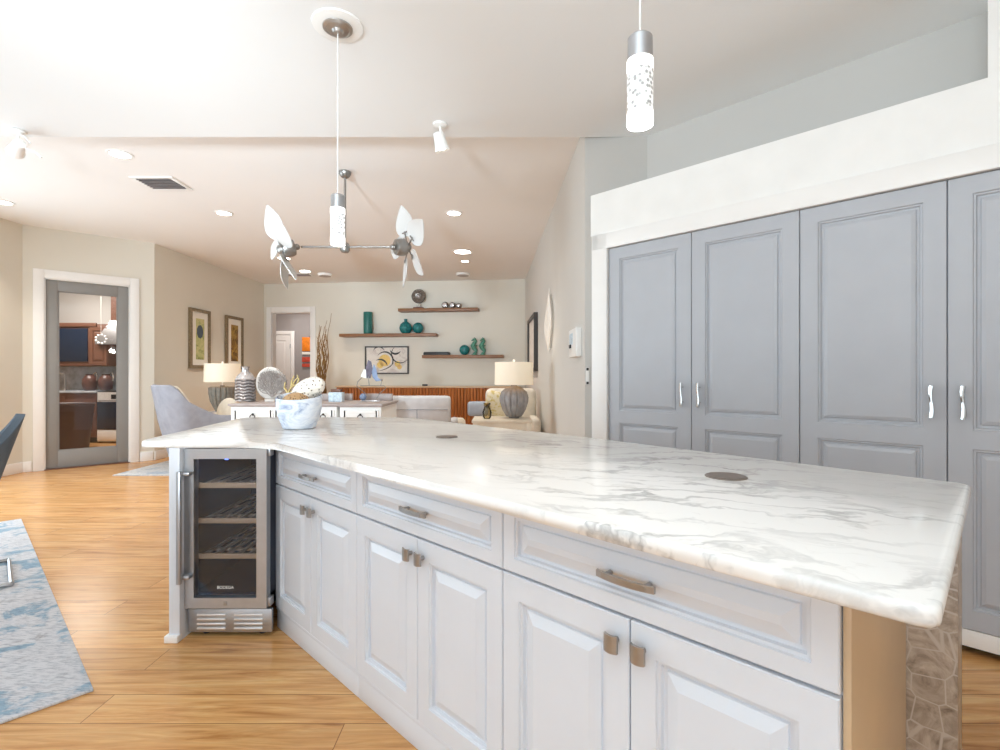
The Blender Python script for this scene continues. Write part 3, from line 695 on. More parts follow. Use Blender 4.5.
def leaf(L, W, M4):
    mb = MB(); n = 12; tp, bt = [], []
    prof = [0.35, 0.62, 0.82, 0.94, 1.0, 0.99, 0.93, 0.84, 0.72, 0.58, 0.42, 0.24, 0.02]
    rows = []
    for i in range(n+1):
        q = i/n; hw = W/2*prof[i]; row = []
        for j in range(-3, 4):
            row.append(M4 @ Vector((hw*j/3, 0.018*(1-(j/3)**2)*math.sin(q*PI)-0.0, L*q)))
        rows.append(row)
    for off in (0.0, 0.006):
        d = (M4.to_3x3() @ Vector((0, 1, 0)))*off
        vs = [[mb.bm.verts.new(p+d) for p in r] for r in rows]
        for i in range(n):
            for j in range(6): mb.bm.faces.new((vs[i][j], vs[i][j+1], vs[i+1][j+1], vs[i+1][j]))
        if off == 0: keep = vs
    for i in range(n):
        mb.bm.faces.new((keep[i][0], keep[i+1][0], vs[i+1][0], vs[i][0])); mb.bm.faces.new((keep[i][6], keep[i+1][6], vs[i+1][6], vs[i][6]))
    for j in range(6): mb.bm.faces.new((keep[0][j], keep[0][j+1], vs[0][j+1], vs[0][j])); mb.bm.faces.new((keep[n][j], keep[n][j+1], vs[n][j+1], vs[n][j]))
    return mb
def fan_head(sgn, axis, angs, pitch):
    base = Vector((sgn*0.44, 0, 0)); ax = Vector(axis).normalized(); q = ax.to_track_quat('Z', 'Y').to_matrix().to_4x4()
    c = base+ax*0.05
    MB().ball(base-ax*0.0, 0.028).build('joint', M['fan_metal'], t)
    mo = MB().lathe([(0.03, -0.03), (0.07, -0.025), (0.078, 0.0), (0.078, 0.055), (0.07, 0.075), (0.045, 0.085), (0.04, 0.11), (0.02, 0.125), (0, 0.128)], c=c, seg=28, M=q).build('motor', M['fan_metal'], t)
    for a in angs:
        R = Matrix.Translation(c+ax*0.09) @ q @ Matrix.Rotation(a, 4, 'Z') @ Matrix.Rotation(PI/2, 4, 'X')
        # local: z is radial, y along the axis
        R = Matrix.Translation(c+ax*0.09) @ q @ Matrix.Rotation(a, 4, 'Z') @ Matrix(((0, 0, 1, 0), (1, 0, 0, 0), (0, 1, 0, 0), (0, 0, 0, 1)))
        Rb = R @ Matrix.Rotation(pitch, 4, 'Z') @ Matrix.Translation((0, 0, 0.10))
        bl = leaf(0.30, 0.235, Rb).build('blade', M['blade'], t)
        MB().tube([R @ Vector((0, 0, 0.02)), R @ Vector((0, 0.0, 0.08)), Rb @ Vector((0, -0.008, 0.05))], 0.007, 6).tube([Rb @ Vector((-0.03, -0.008, 0.04)), Rb @ Vector((0.03, -0.008, 0.04))], 0.006, 6).build('blade_bracket', M['fan_metal'], bl)
fan_head(-1, (-0.75, -0.45, -0.25), [math.radians(x) for x in (92, 164, 236, 308, 20)], math.radians(30))
fan_head(1, (0.75, 0.50, 0.10), [math.radians(x) for x in (84, 156, 228, 300, 12)], math.radians(18))

# ------------------------------------------------------------------ back wall: shelves and what stands on them
rzB = math.atan2(-0.5, 5.3)
def BW(s, y, z): return MBW @ Vector((s, y, z))      # y<0 is in front of the wall
def shelf(x0, x1, y0, y1, label):
    k = 0.976; x0, x1 = 500+(x0-500)*k, 500+(x1-500)*k; y0 = HZ+(y0-HZ)*0.992
    s0, s1 = bs(x0), bs(x1); z1 = bz((x0+x1)/2, y0); z0 = z1-0.058
    o = MB().box(0, -0.24, 0, s1-s0, -0.001, z1-z0, 0.004).build('floating_shelf', M['shelf_wood'])
    o.location = BW(s0, 0, z0); o.rotation_euler = (0, 0, rzB); tag(o, label, 'shelf', 'walnut floating shelves'); return z1
def onshelf(px, dy=-0.13): return bs(px)
zs1 = shelf(340, 437, 334.0, 337.6, 'walnut floating shelf on the left with a tall teal cylinder on it')
zs2 = shelf(399, 479, 309.0, 312.5, 'topmost walnut floating shelf with a round disc sculpture on it')
zs3 = shelf(423, 504, 355.2, 358.8, 'lowest walnut floating shelf with two seahorses on it')
def put(o, px, z, dy=-0.14):
    p = BW(bs(px)-0.0, dy, z+0.0006); k = (10.4-0.0939*bs(px))
    # slide along the wall so the thing shows at px from its own depth
    p.x = (px-500)/F*p.y
    o.location = p; o.rotation_euler = (0, 0, rzB); return o
PXM = 9.85/F
mb = MB(); mb.lathe([(0.085, 0), (0.087, 0.004), (0.087, 0.425), (0.084, 0.43), (0.07, 0.43), (0.07, 0.30), (0.0, 0.30)], seg=32)
put(tag(mb.build('cylinder_vase', M['teal_matte']), 'tall teal cylinder vase on the left walnut shelf', 'vase'), 368, zs1)
mb = MB(); mb.lathe([(0.05, 0), (0.09, 0.02), (0.122, 0.08), (0.125, 0.12), (0.105, 0.18), (0.06, 0.22), (0.033, 0.235), (0.03, 0.27), (0.038, 0.285), (0.026, 0.285), (0.022, 0.24), (0, 0.23)], seg=32)
put(tag(mb.build('bottle_vase', M['teal']), 'round teal bottle vase with short neck beside a teal ball', 'vase'), 405.7, zs1)
put(tag(MB().ball((0, 0, 0.108), 0.108).build('teal_ball', M['teal']), 'teal glass ball beside the bottle vase on the left shelf', 'ornament', 'teal balls'), 418, zs1)
ds = thing('disc_sculpture', 'grey disc sculpture on two rods on the topmost shelf', 'sculpture')
put(ds, 418.5, zs2)
MB().box(-0.095, -0.05, 0, 0.095, 0.05, 0.03, 0.004).build('base', M['kitchen_wood'], ds)
MB().cyl((-0.03, 0, 0.03), (-0.03, 0, 0.14), 0.006, 8).build('rod', M['chrome'], ds); MB().cyl((0.03, 0, 0.03), (0.03, 0, 0.14), 0.006, 8).build('rod', M['chrome'], ds)
RX = Matrix.Rotation(PI/2, 4, 'X')
MB().lathe([(0.03, -0.02), (0.125, -0.025), (0.138, -0.012), (0.138, 0.012), (0.125, 0.025), (0.11, 0.018), (0.095, 0.027), (0.08, 0.018), (0.065, 0.027), (0.045, 0.018), (0.03, 0.02)], c=(0, 0, 0.245), seg=36, M=RX).build('disc', M['pewter'], ds)
MB().ball((0, -0.02, 0.245), 0.03, (1, 0.6, 1)).build('disc_centre', M['silver'], ds)
for px, r, lb in ((445, 0.066, 'largest of three pewter balls, nearest the disc sculpture'), (452.4, 0.062, 'middle one of three pewter balls on the topmost shelf'), (458.6, 0.052, 'smallest of three pewter balls, nearest the shelf end')):
    b_ = thing('pewter_ball', lb, 'ornament', group='pewter balls'); put(b_, px, zs2)
    MB().ball((0, 0, r), r).build('shell', M['pewter'], b_)
    MB().lathe([(r*0.62, -0.0), (r*0.66, 0.008), (r*0.5, 0.012), (0, 0.012)], c=(0, -r*0.84, r), seg=20, M=RX).build('face_ring', M['silver'], b_)
bb = thing('black_box', 'flat black box lying on the lowest walnut shelf', 'box'); put(bb, 437, zs3)
MB().box(-0.25, -0.09, 0, 0.25, 0.09, 0.05, 0.006).build('case', M['black'], bb); MB().box(-0.24, -0.085, 0.05, 0.24, 0.085, 0.06, 0.004).build('lid', M['black'], bb)
put(tag(MB().ball((0, 0, 0.10), 0.10).build('teal_ball', M['teal']), 'teal glass ball beside the seahorses on the lowest shelf', 'ornament', 'teal balls'), 464.5, zs3)
def seahorse(px, lb):
    s = thing('seahorse_figurine', lb, 'figurine', group='green seahorses'); put(s, px, zs3)
    MB().lathe([(0.055, 0), (0.055, 0.012), (0.045, 0.02), (0, 0.02)], seg=20).build('base', M['seahorse'], s)
    mb = MB(); pts = [(-0.02, 0, 0.02), (0.03, 0, 0.05), (0.035, 0, 0.09), (-0.005, 0, 0.13), (-0.03, 0, 0.18), (0.0, 0, 0.235), (0.028, 0, 0.27), (0.012, 0, 0.305), (-0.02, 0, 0.30), (-0.055, 0, 0.275)]
    mb.tube(pts, [0.022, 0.026, 0.034, 0.042, 0.046, 0.038, 0.03, 0.03, 0.02, 0.009], 12)
    mb.build('body', M['seahorse'], s)
    MB().tube([(0.005, 0, 0.31), (0.0, 0, 0.345)], [0.018, 0.004], 8).tube([(0.025, 0, 0.17), (0.06, 0, 0.19)], [0.02, 0.004], 8).build('crest', M['seahorse'], s)
seahorse(474.3, 'left one of two green seahorses on the lowest shelf')
seahorse(482.6, 'right one of two green seahorses on the lowest shelf')
# abstract picture on the back wall
s0, s1 = bs(365.5), bs(409); z0, z1 = bz(387, 374), bz(387, 346.3)
t = thing('abstract_painting', 'black-framed abstract painting with ochre and black swirls on the back wall', 'picture'); t.location = BW(s0, 0, z0); t.rotation_euler = (0, 0, rzB)
w_, h_ = s1-s0, z1-z0
mb = MB(); mitre(mb, 0, 0, w_, h_, (0.025,)*4, -0.04, -0.001); mb.build('frame', M['frame_dark'], t)
MB().box(0.02, -0.018, 0.02, w_-0.02, -0.004, h_-0.02).build('canvas', M['art_abs'], t)
mb = MB()
def arc(mb, cx, cz, r, a0, a1, wd, y=-0.0205, sx=1.0):
    n = 14; prev = None
    for i in range(n+1):
        a = math.radians(a0+(a1-a0)*i/n); ww = wd*math.sin(PI*(i+0.4)/(n+0.8))
        p = [(cx+(r-ww)*math.cos(a)*sx, y, cz+(r-ww)*math.sin(a)), (cx+(r+ww)*math.cos(a)*sx, y, cz+(r+ww)*math.sin(a))]
        if prev: mb.face([prev[0], prev[1], p[1], p[0]])
        prev = p
arc(mb, 0.40, 0.27, 0.17, -60, 150, 0.016); arc(mb, 0.30, 0.13, 0.16, 10, 120, 0.018); arc(mb, 0.22, 0.56, 0.5, -85, -40, 0.008); arc(mb, 0.72, 0.40, 0.18, 120, 330, 0.012); arc(mb, 0.62, 0.52, 0.12, 200, 330, 0.02); arc(mb, 0.28, 0.42, 0.12, 20, 160, 0.012)
mb.build('black_stroke', M['black'], t, smooth=False, weld=False)
mb = MB()
for cx, cz, rr in ((0.40, 0.27, 0.12), (0.31, 0.18, 0.07), (0.66, 0.2, 0.06), (0.70, 0.14, 0.05)):
    mb.lathe([(rr, 0), (rr, 0.001), (0, 0.001)], c=(cx, -0.0185, cz), seg=18, M=RX)
mb.build('ochre_patch', M['art_yellow'], t)

# tambour cabinet along the back wall
t = thing('tambour_cabinet', 'long low cabinet with orange tambour wood front along the back wall', 'cabinet')
s0, s1 = 1.72, 5.22; t.location = BW(s0, 0, 0); t.rotation_euler = (0, 0, rzB)
w_ = s1-s0
MB().box(0, -0.44, 0.06, w_, -0.03, 0.965).build('body', M['tambour'], t, smooth=False)
MB().box(-0.012, -0.475, 0.965, w_+0.012, -0.02, 0.992, 0.004).build('top', wood('tambour_top', (214, 190, 160), (196, 166, 130)), t)
mb = MB(); n = 58
for k in range(n):
    x = (k+0.5)*w_/n; mb.tube([(x, -0.445, 0.06), (x, -0.445, 0.955)], w_/n*0.5, 8)
mb.build('tambour_front', M['tambour'], t)
MB().box(0.05, -0.40, 0, w_-0.05, -0.06, 0.06).build('plinth', M['black'], t)
o = MB().box(-0.05, -0.02, 0, 0.05, 0.02, 0.035, 0.004).build('small_black_box', M['black']); tag(o, 'tiny black box on the orange wooden cabinet', 'box')
p = BW(bs(428), -0.25, 0.9925); o.location = p
# curly willow
t = thing('willow_branches', 'tall bundle of curly brown willow branches beside the hall doorway', 'branches', (-3.41, 9.72, 0))
rnd = random.Random(3)
for k in range(26):
    h = rnd.uniform(1.55, 2.15); a = rnd.uniform(0, 2*PI); r0 = rnd.uniform(0.0, 0.06); r1 = rnd.uniform(0.02, 0.10); ph = rnd.uniform(0, 6)
    if k == 0: h, a, r1 = 2.38, 0.1, 0.17
    if k == 1: h, a, r1 = 2.25, 0.3, 0.12
    pts = []
    for i in range(16):
        q = i/15; wob = 0.018+0.02*q
        pts.append((math.cos(a)*(r0+(r1-r0)*q)+wob*math.sin(ph+q*17), math.sin(a)*(r0+(r1-r0)*q)*0.6+wob*math.cos(ph*2+q*15), h*q))
    MB().tube(pts, [0.018*(1-0.82*i/15) for i in range(16)], 6).build('branch', M['willow'], t)

# ------------------------------------------------------------------ hall beyond the doorway
wall('wall_hall', (-6.0, 12.4), (-2.6, 12.4), 0, ZF, 0.1, M['hall'])
wall('wall_hall', (-3.3, 12.4), (-3.3, 10.45), 0, ZF, 0.1, M['hall'])
wall('wall_hall', (-5.9, 10.6), (-5.9, 12.4), 0, ZF, 0.1, M['hall'])
d2 = bpy.data.objects.new('door_2', None); link(d2); d2['kind'] = 'structure'; d2.location = (-6.0, 12.39, 0)
MB().slab(0.12, 0.01, 0.92, 2.17, 0.03, [(0.23, 0.2, 0.81, 1.0), (0.23, 1.12, 0.81, 2.04)], PROF, y=-0.035).build('door_panel', M['trim'], d2, ang=14)
MB().box(0.93, -0.05, 0, 1.02, 0.0, 2.27, 0.004).box(0.02, -0.05, 0, 0.11, 0.0, 2.27, 0.004).box(0.11, -0.05, 2.18, 0.93, 0.0, 2.27, 0.004).build('door_casing', M['trim'], d2)
for z in (0.3, 1.9): MB().cyl((0.925, -0.05, z-0.05), (0.925, -0.05, z+0.05), 0.012, 8).build('hinge', M['nickel'], d2)
t = thing('wall_hanging', 'orange and red banded hanging on the grey hall wall', 'wall art', (-4.80, 12.39, 1.40))
for z0, z1, m in ((0.38, 0.72, 'orange'), (0.30, 0.36, 'mat_white'), (0.12, 0.24, 'red'), (0.0, 0.08, 'red')):
    MB().box(0, -0.03, z0, 0.36, -0.004, z1, 0.003).build('band', M[m], t)
MB().cyl((0.18, -0.01, 0.0), (0.18, -0.01, 0.74), 0.008, 8).build('hanging_rod', M['frame_dark'], t)

# ------------------------------------------------------------------ kitchen beyond the grey glass door
YK = 9.0
wall('wall_kitchen', (-9.6, 9.65), (-5.0, 9.65), 0, ZF, 0.1, M['wall_grey'])
wall('wall_kitchen', (-9.6, 5.6), (-9.6, 9.65), 0, ZF, 0.1, M['wall_grey'])
wall('wall_kitchen', (-6.15, 5.6), (-9.6, 5.6), 0, ZF, 0.1, M['wall_grey'])
def kx(px, Y=YK): return (px-500)/F*Y
t = thing('kitchen_base_cabinet', 'reddish brown base cabinet seen through the grey glass door', 'cabinet', (kx(97), YK, 0))
W_ = kx(97)-kx(40)
MB().box(-W_, 0.02, 0.1, 0, 0.62, 0.885).build('body', M['kitchen_wood'], t, smooth=False)
MB().slab(-0.62, 0.72, -0.01, 0.875, 0.02, [(-0.58, 0.755, -0.05, 0.84)], PROF[:3]).build('drawer', M['kitchen_wood'], t, ang=14)
MB().slab(-0.31, 0.12, -0.01, 0.71, 0.02, [(-0.25, 0.18, -0.07, 0.65)], PROF).build('door', M['kitchen_wood'], t, ang=14)
MB().slab(-0.62, 0.12, -0.32, 0.71, 0.02, [(-0.56, 0.18, -0.38, 0.65)], PROF).build('door', M['kitchen_wood'], t, ang=14)
MB().box(-W_, 0.08, 0.0, 0, 0.6, 0.1).build('toe_kick', M['black'], t)
tag(MB().box(-W_-0.0, -0.02, 0.886, 0.0, 0.645, 0.92, 0.003).build('kitchen_worktop', M['backsplash'], loc=(kx(97), YK, 0)), 'pale worktop on the brown base cabinet behind the glass door', 'worktop')
t = thing('range', 'white and black kitchen range seen through the grey glass door', 'range', (kx(97)+0.005, YK, 0))
MB().box(0, 0.0, 0.03, 0.75, 0.64, 0.90, 0.004).build('body', M['steel_light'], t)
od = MB().box(0.01, -0.02, 0.24, 0.74, 0.0, 0.73, 0.006).build('oven_door', M['dark_glass'], t)
MB().tube([(0.06, -0.02, 0.74), (0.06, -0.05, 0.755), (0.69, -0.05, 0.755), (0.69, -0.02, 0.74)], 0.012, 8).build('handle', M['steel'], od)
MB().box(0.01, -0.02, 0.05, 0.74, 0.0, 0.225, 0.006).build('drawer', M['white'], t)
MB().box(0.25, -0.012, 0.78, 0.74, 0.0, 0.86, 0.003).build('control_panel', M['black'], t)
MB().box(0.0, 0.0, 0.90, 0.75, 0.64, 0.915, 0.003).build('hob', M['black'], t)
t = thing('kitchen_wall_cabinet', 'brown wall cabinet with dark glass front behind the grey glass door', 'cabinet')
z0, z1 = H+(375-366)*9.25/F, H+(375-324)*9.25/F; t.location = (kx(108, 9.25), 9.25, z0)
MB().box(-1.6, 0.0, 0.0, 0, 0.398, z1-z0, 0.003).box(-1.6, -0.03, z1-z0-0.05, -0.2, 0.0, z1-z0+0.02, 0.004).build('body', M['kitchen_wood'], t)
MB().box(-1.55, -0.02, 0.08, -0.36, 0.001, z1-z0-0.08, 0.003).build('glass_door', M['dark_glass'], t)
MB().slab(-0.32, 0.02, -0.01, z1-z0-0.06, 0.02, [(-0.27, 0.07, -0.06, z1-z0-0.12)], PROF, y=-0.021).build('side_door', M['kitchen_wood'], t, ang=14)
t = thing('range_hood', 'steel range hood with brown wooden chimney behind the grey glass door', 'range hood', (kx(117, 9.2), 9.2, 0))
zb = H+(375-341)*9.2/F; zm = H+(375-320)*9.2/F
mb = MB()
lo = [(-0.36, -0.05, zb), (0.36, -0.05, zb), (0.36, 0.44, zb), (-0.36, 0.44, zb)]; mi = [(-0.18, 0.08, zm), (0.18, 0.08, zm), (0.18, 0.44, zm), (-0.18, 0.44, zm)]; l2 = [(p[0], p[1], zb-0.06) for p in lo]
for a, b in ((l2, lo), (lo, mi)):
    for i in range(4): mb.face([a[i], a[(i+1) % 4], b[(i+1) % 4], b[i]])
mb.face(l2[::-1]); mb.face(mi); mb.build('canopy', M['steel'], t)
MB().box(-0.18, 0.09, zm, 0.18, 0.44, ZF-0.002).build('chimney', M['kitchen_wood'], t, smooth=False)
tag(MB().box(-3.0, -0.012, 0.921, 0.0, -0.001, 1.36).build('backsplash', M['backsplash'], loc=(kx(97), 9.65, 0), smooth=False), 'pale tiled backsplash above the worktop behind the glass door', 'backsplash')
fx = kx(65, 9.3)
t = thing('kitchen_faucet', 'tall curved chrome faucet on the worktop behind the glass door', 'faucet', (fx, 9.3, 0.9205))
MB().lathe([(0.03, 0), (0.028, 0.02), (0.016, 0.03), (0, 0.03)], seg=16).build('base', M['chrome'], t)
MB().tube([(0, 0, 0.02), (0, 0, 0.24)]+[(-0.08+0.08*math.cos(a), 0, 0.24+0.08*math.sin(a)) for a in [PI*i/8 for i in range(1, 9)]]+[(-0.16, 0, 0.18)], 0.014, 8).build('spout', M['steel'], t)
for px, lb in ((90, 'brown swirled jar on the worktop, left of its twin'), (106, 'brown swirled jar right of its twin, before the range hood')):
    t = thing('kitchen_jar', lb, 'jar', (kx(px, 9.28), 9.28, 0.9205), 0, 'brown kitchen jars')
    k = 1.0
    MB().lathe([(0.07, 0), (0.10, 0.03), (0.12, 0.12), (0.115, 0.2), (0.08, 0.26), (0.06, 0.28), (0.07, 0.3), (0.05, 0.3), (0, 0.27)], seg=24).build('body', M['jar'], t)
    MB().tube([(0.06, 0, 0.29), (0.11, 0, 0.33), (0.135, 0, 0.26), (0.118, 0, 0.17)], 0.012, 8).build('handle', M['chrome'], t)
bpy.data.objects['kitchen_jar.001'].location.z = 0.9205
t = thing('brown_tub', 'dark brown tapered tub standing behind the lower pane of the grey door', 'tub', (kx(66, 8.2), 8.2, 0))
MB().lathe([(0.28, 0), (0.29, 0.01), (0.365, 0.72), (0.35, 0.72), (0.27, 0.03), (0, 0.03)], seg=32).build('body', M['tub'], t)
MB().lathe([(0.365, 0.72), (0.378, 0.73), (0.37, 0.75), (0.345, 0.73), (0.35, 0.715)], seg=32).build('rim', M['tub'], t)
t = thing('bead_ornament', 'ring of pale lit beads hanging beside the range hood', 'ornament', (kx(101, 8.8), 8.8, H+(375-339)*8.8/F))
for k in range(9):
    a = 2*PI*k/9; MB().ball((0.09*math.cos(a), 0, 0.075*math.sin(a)), 0.019, u=12, v=8).build('bead', M['bubble'], t)
MB().cyl((0, 0, 0.08), (0, 0, ZF-(H+36*8.8/F)-0.002), 0.003, 6).build('wire', M['cord'], t)

# ------------------------------------------------------------------ left wall pictures
def leftpic(Y0, Y1, z0, z1, m, lb, motif):
    X = lambda Y: -4.88+(Y-7.2)*0.07/3.2
    L = Y1-Y0
    t = thing('framed_print', lb, 'picture', (X(Y0), Y0, z0), PI/2-0.0219, 'framed prints on the left wall')
    # local x runs along the wall away from the camera, -y faces the room
    h = z1-z0
    mb = MB(); mitre(mb, 0, 0, L, h, (0.05,)*4, -0.045, -0.002); mb.build('frame', M['frame_gilt'], t)
    MB().box(0.045, -0.022, 0.045, L-0.045, -0.004, h-0.045).build('mount', M['mat_white'], t)
    MB().box(L*0.31, -0.025, h*0.15, L*0.72, -0.0215, h*0.84).build('print', m, t)
    if motif: MB().lathe([(0.085, 0), (0.085, 0.003), (0, 0.003)], c=(L*0.5, -0.025, h*0.62), seg=9, M=RX @ Matrix.Scale(1.3, 4, (0, 1, 0))).build('motif', M['slate_dark'], t)
leftpic(7.95, 8.48, 1.31, 2.26, M['art_green'], 'framed green print with a dark shape, left of the two on the wall', True)
leftpic(8.96, 9.52, 1.31, 2.26, M['art_gold'], 'framed dark gold print, right of the two on the wall', False)

# ------------------------------------------------------------------ right wall: picture, relief, alarm box, switch
def RWX(Y): return 0.629+(Y-3.775)*(0.49-0.629)/(9.9-3.775)
rzR = math.atan2(9.9-3.775, 0.49-0.629)-PI     # local x toward the camera along the wall
def rw(name, lb, cat, Y, z):
    t = thing(name, lb, cat, (RWX(Y), Y, z), rzR); return t
t = rw('black_framed_picture', 'black-framed picture on the right wall behind the drum lamp', 'picture', 8.6, 1.26)
mb = MB(); mitre(mb, 0, 0, 1.25, 0.85, (0.05,)*4, -0.06, -0.002); mb.build('frame', M['frame_dark'], t)
MB().box(0.045, -0.03, 0.045, 1.205, -0.006, 0.805).build('print', M['art_abs'], t)
t = rw('leaf_relief', 'carved white leaf-shaped relief on the right wall', 'wall art', 5.8, 1.46)
mb = MB()
for k, (dx, z0, z1, wd) in enumerate(((-0.22, 0.06, 0.56, 0.07), (-0.06, 0.0, 0.66, 0.075), (0.10, 0.02, 0.72, 0.07), (0.24, 0.1, 0.6, 0.055))):
    n = 14; pts = [(dx*(0.35+0.65*math.sin(PI*i/n)), -0.03-0.012*math.sin(PI*i/n), z0+(z1-z0)*i/n) for i in range(n+1)]
    mb.tube(pts, [0.006+0.5*wd*math.sin(PI*i/n) for i in range(n+1)], 8)
    for v in mb.bm.verts: pass
for v in mb.bm.verts: v.co.y = -0.03+(v.co.y+0.03)*0.55
mb.build('carved_leaf', M['relief'], t)
MB().cyl((0, -0.016, 0.05), (0, -0.016, 0.66), 0.012, 8).build('spine', M['relief'], t)
t = rw('alarm_box', 'white alarm keypad box on the right wall beside the pantry surround', 'keypad', 4.25, 1.345)
MB().box(0, -0.046, 0, 0.345, -0.0005, 0.225, 0.006).build('case', M['white'], t)
MB().box(0.05, -0.049, 0.10, 0.20, -0.045, 0.19, 0.003).build('screen', M['paleblue'], t)
MB().box(0.06, -0.056, 0.075, 0.13, -0.045, 0.105, 0.004).build('button', M['black'], t)
t = thing('light_switch', 'white light switch plate just left of the pantry surround', 'switch', (0.6335, 3.772, 1.13), math.atan2(-0.05, 0.446))
MB().box(0, -0.012, 0, 0.026, -0.001, 0.13, 0.002).build('plate', M['white'], t)
for z in (0.004, 0.106): MB().box(0.004, -0.02, z, 0.022, -0.011, z+0.02, 0.002).build('toggle', M['black'], t)

# ------------------------------------------------------------------ sideboards behind the island
def sideboard(x0, x1, yf, yb, label, ring_px, drawers):
    t = thing('sideboard', label, 'sideboard', (x0, yf, 0), 0, 'white sideboards with taupe tops'); L = x1-x0; D = yb-yf
    MB().box(0.02, 0.03, 0.06, L-0.02, D-0.01, 0.874, 0.003).build('body', M['white'], t)
    MB().box(0.0, 0.0, 0.884, L, D, 0.906, 0.005).box(0.012, 0.012, 0.874, L-0.012, D-0.005, 0.885, 0.003).build('top', M['taupe'], t)
    MB().box(0.06, 0.06, 0, L-0.06, D-0.04, 0.06).build('plinth', M['white'], t)
    MB().box(0.08, D-0.07, 0.906, L-0.06, D-0.01, 0.985, 0.006).build('back_rail', M['taupe'], t)
    for a, b in drawers:
        d = MB().slab(a, 0.68, b, 0.84, 0.02, [(a+0.03, 0.71, b-0.03, 0.815)], [(0.008, 0.003), (0.012, 0.003)], y=0.012).build('drawer', M['white'], t, ang=14)
        cx = (a+b)/2
        mb = MB(); mb.tube([(cx+0.026*math.cos(q), 0.0, 0.77+0.026*math.sin(q)) for q in [2*PI*i/14 for i in range(15)]], 0.005, 6); mb.ball((cx, 0.008, 0.797), 0.012); mb.build('ring_pull', M['frame_dark'], d)
        d2_ = MB().slab(a, 0.08, b, 0.67, 0.02, [(a+0.05, 0.13, b-0.05, 0.62)], PROF, y=0.012).build('door', M['white'], t, ang=14)
    return t
sideboard(-2.80, -1.668, 5.24, 6.02, 'white sideboard with taupe top, the longer one under the silver vase', 0, ((0.05, 0.46), (0.47, 0.86), (0.87, 1.09)))
sideboard(-1.662, -1.20, 5.20, 6.02, 'white sideboard with taupe top, the shorter one at the right end', 0, ((0.05, 0.42),))
ZT = 0.9062
t = thing('silver_vase', 'tall silver bottle vase with wavy ribs on the long sideboard', 'vase', (kx(245.5, 5.7), 5.7, ZT))
prof = [(0.06, 0), (0.095, 0.004)]
for i in range(29):
    z = 0.01+0.24*i/28; prof.append((0.102+0.006*math.cos(i*PI/2), z))
prof += [(0.100, 0.262), (0.085, 0.29), (0.055, 0.32), (0.036, 0.335), (0.034, 0.37), (0.044, 0.39), (0.034, 0.39), (0.026, 0.34), (0, 0.33)]
mb = MB(); mb.lathe(prof, seg=48)
for v in mb.bm.verts:
    if 0.01 < v.co.z < 0.25: v.co.z += 0.006*math.sin(6*math.atan2(v.co.y, v.co.x))
mb.build('body', M['silver'], t)
mb = MB()
for k in range(7):
    z = 0.03+0.034*k; mb.tube([(0.1035*math.cos(a), 0.1035*math.sin(a), z+0.006*math.sin(6*a)) for a in [2*PI*i/60 for i in range(61)]], 0.0055, 6)
mb.build('groove_band', M['silver_dark'], t)
# sea fan coral
t = thing('coral_fan', 'round sea fan coral ornament on a pale foot beside the silver vase', 'ornament', (kx(271, 5.66), 5.66, ZT))
MB().box(-0.055, -0.04, 0, 0.055, 0.04, 0.03, 0.006).build('foot', M['coral_white'], t)
MB().lathe([(0.0, -0.02), (0.15, -0.016), (0.165, 0), (0.15, 0.016), (0, 0.02)], c=(-0.02, 0.03, 0.205), seg=30, M=RX @ Matrix.Scale(1.12, 4, (0, 1, 0))).build('shell_disc', M['coral_white'], t)
rnd = random.Random(11); mb = MB()
def branch(p, ang, L, r, depth):
    q = (p[0]+L*math.cos(ang), p[1]-rnd.uniform(0, 0.004), p[2]+L*math.sin(ang))
    if (q[0]-0.02)**2+((q[2]-0.21)/1.1)**2 > 0.168**2: return
    mb.tube([p, q], [r, r*0.8], 5)
    if depth > 0:
        for d in (rnd.uniform(0.2, 0.6), -rnd.uniform(0.2, 0.6)): branch(q, ang+d, L*rnd.uniform(0.8, 0.95), r*0.85, depth-1)
for a0 in (40, 65, 90, 115, 140, 10, 170, 30, 150, 75, 105): branch((0.01, 0.0, 0.05 if 35 < a0 < 145 else 0.12), math.radians(a0), 0.058, 0.006, 6)
mb.build('coral_mesh', M['coral_grey'], t)
t = thing('branch_coral', 'small golden branching coral between the sea fan and the bowl', 'ornament', (kx(287, 5.6), 5.6, ZT))
MB().lathe([(0.05, 0), (0.045, 0.02), (0.02, 0.03), (0, 0.03)], seg=18).build('foot', M['brass'], t)
mb = MB(); rnd = random.Random(5)
for p in ([(0, 0, 0.02), (0.01, 0, 0.1), (0.05, 0, 0.17), (0.09, 0, 0.24), (0.12, 0, 0.27)], [(0.05, 0, 0.17), (0.11, 0, 0.19), (0.13, 0, 0.25), (0.11, 0, 0.30)], [(0.01, 0, 0.1), (-0.03, 0, 0.16), (-0.02, 0, 0.22)], [(0.05, 0, 0.17), (0.05, 0, 0.23), (0.08, 0, 0.29)], [(0.01, 0, 0.09), (0.07, 0, 0.12), (0.12, 0, 0.16)]):
    mb.tube(p, [0.014-0.0085*i/(len(p)-1) for i in range(len(p))], 7)
mb.build('coral', M['brass'], t)
t = thing('trinket_box', 'pale blue trinket box with red-brown lid at the sideboard joint', 'box', (kx(336.5, 5.7), 5.7, ZT))
MB().box(-0.075, -0.05, 0, 0.075, 0.05, 0.105, 0.005).build('body', M['paleblue'], t)
MB().box(-0.055, -0.04, 0.105, 0.055, 0.04, 0.14, 0.004).build('lid', M['kitchen_wood'], t)
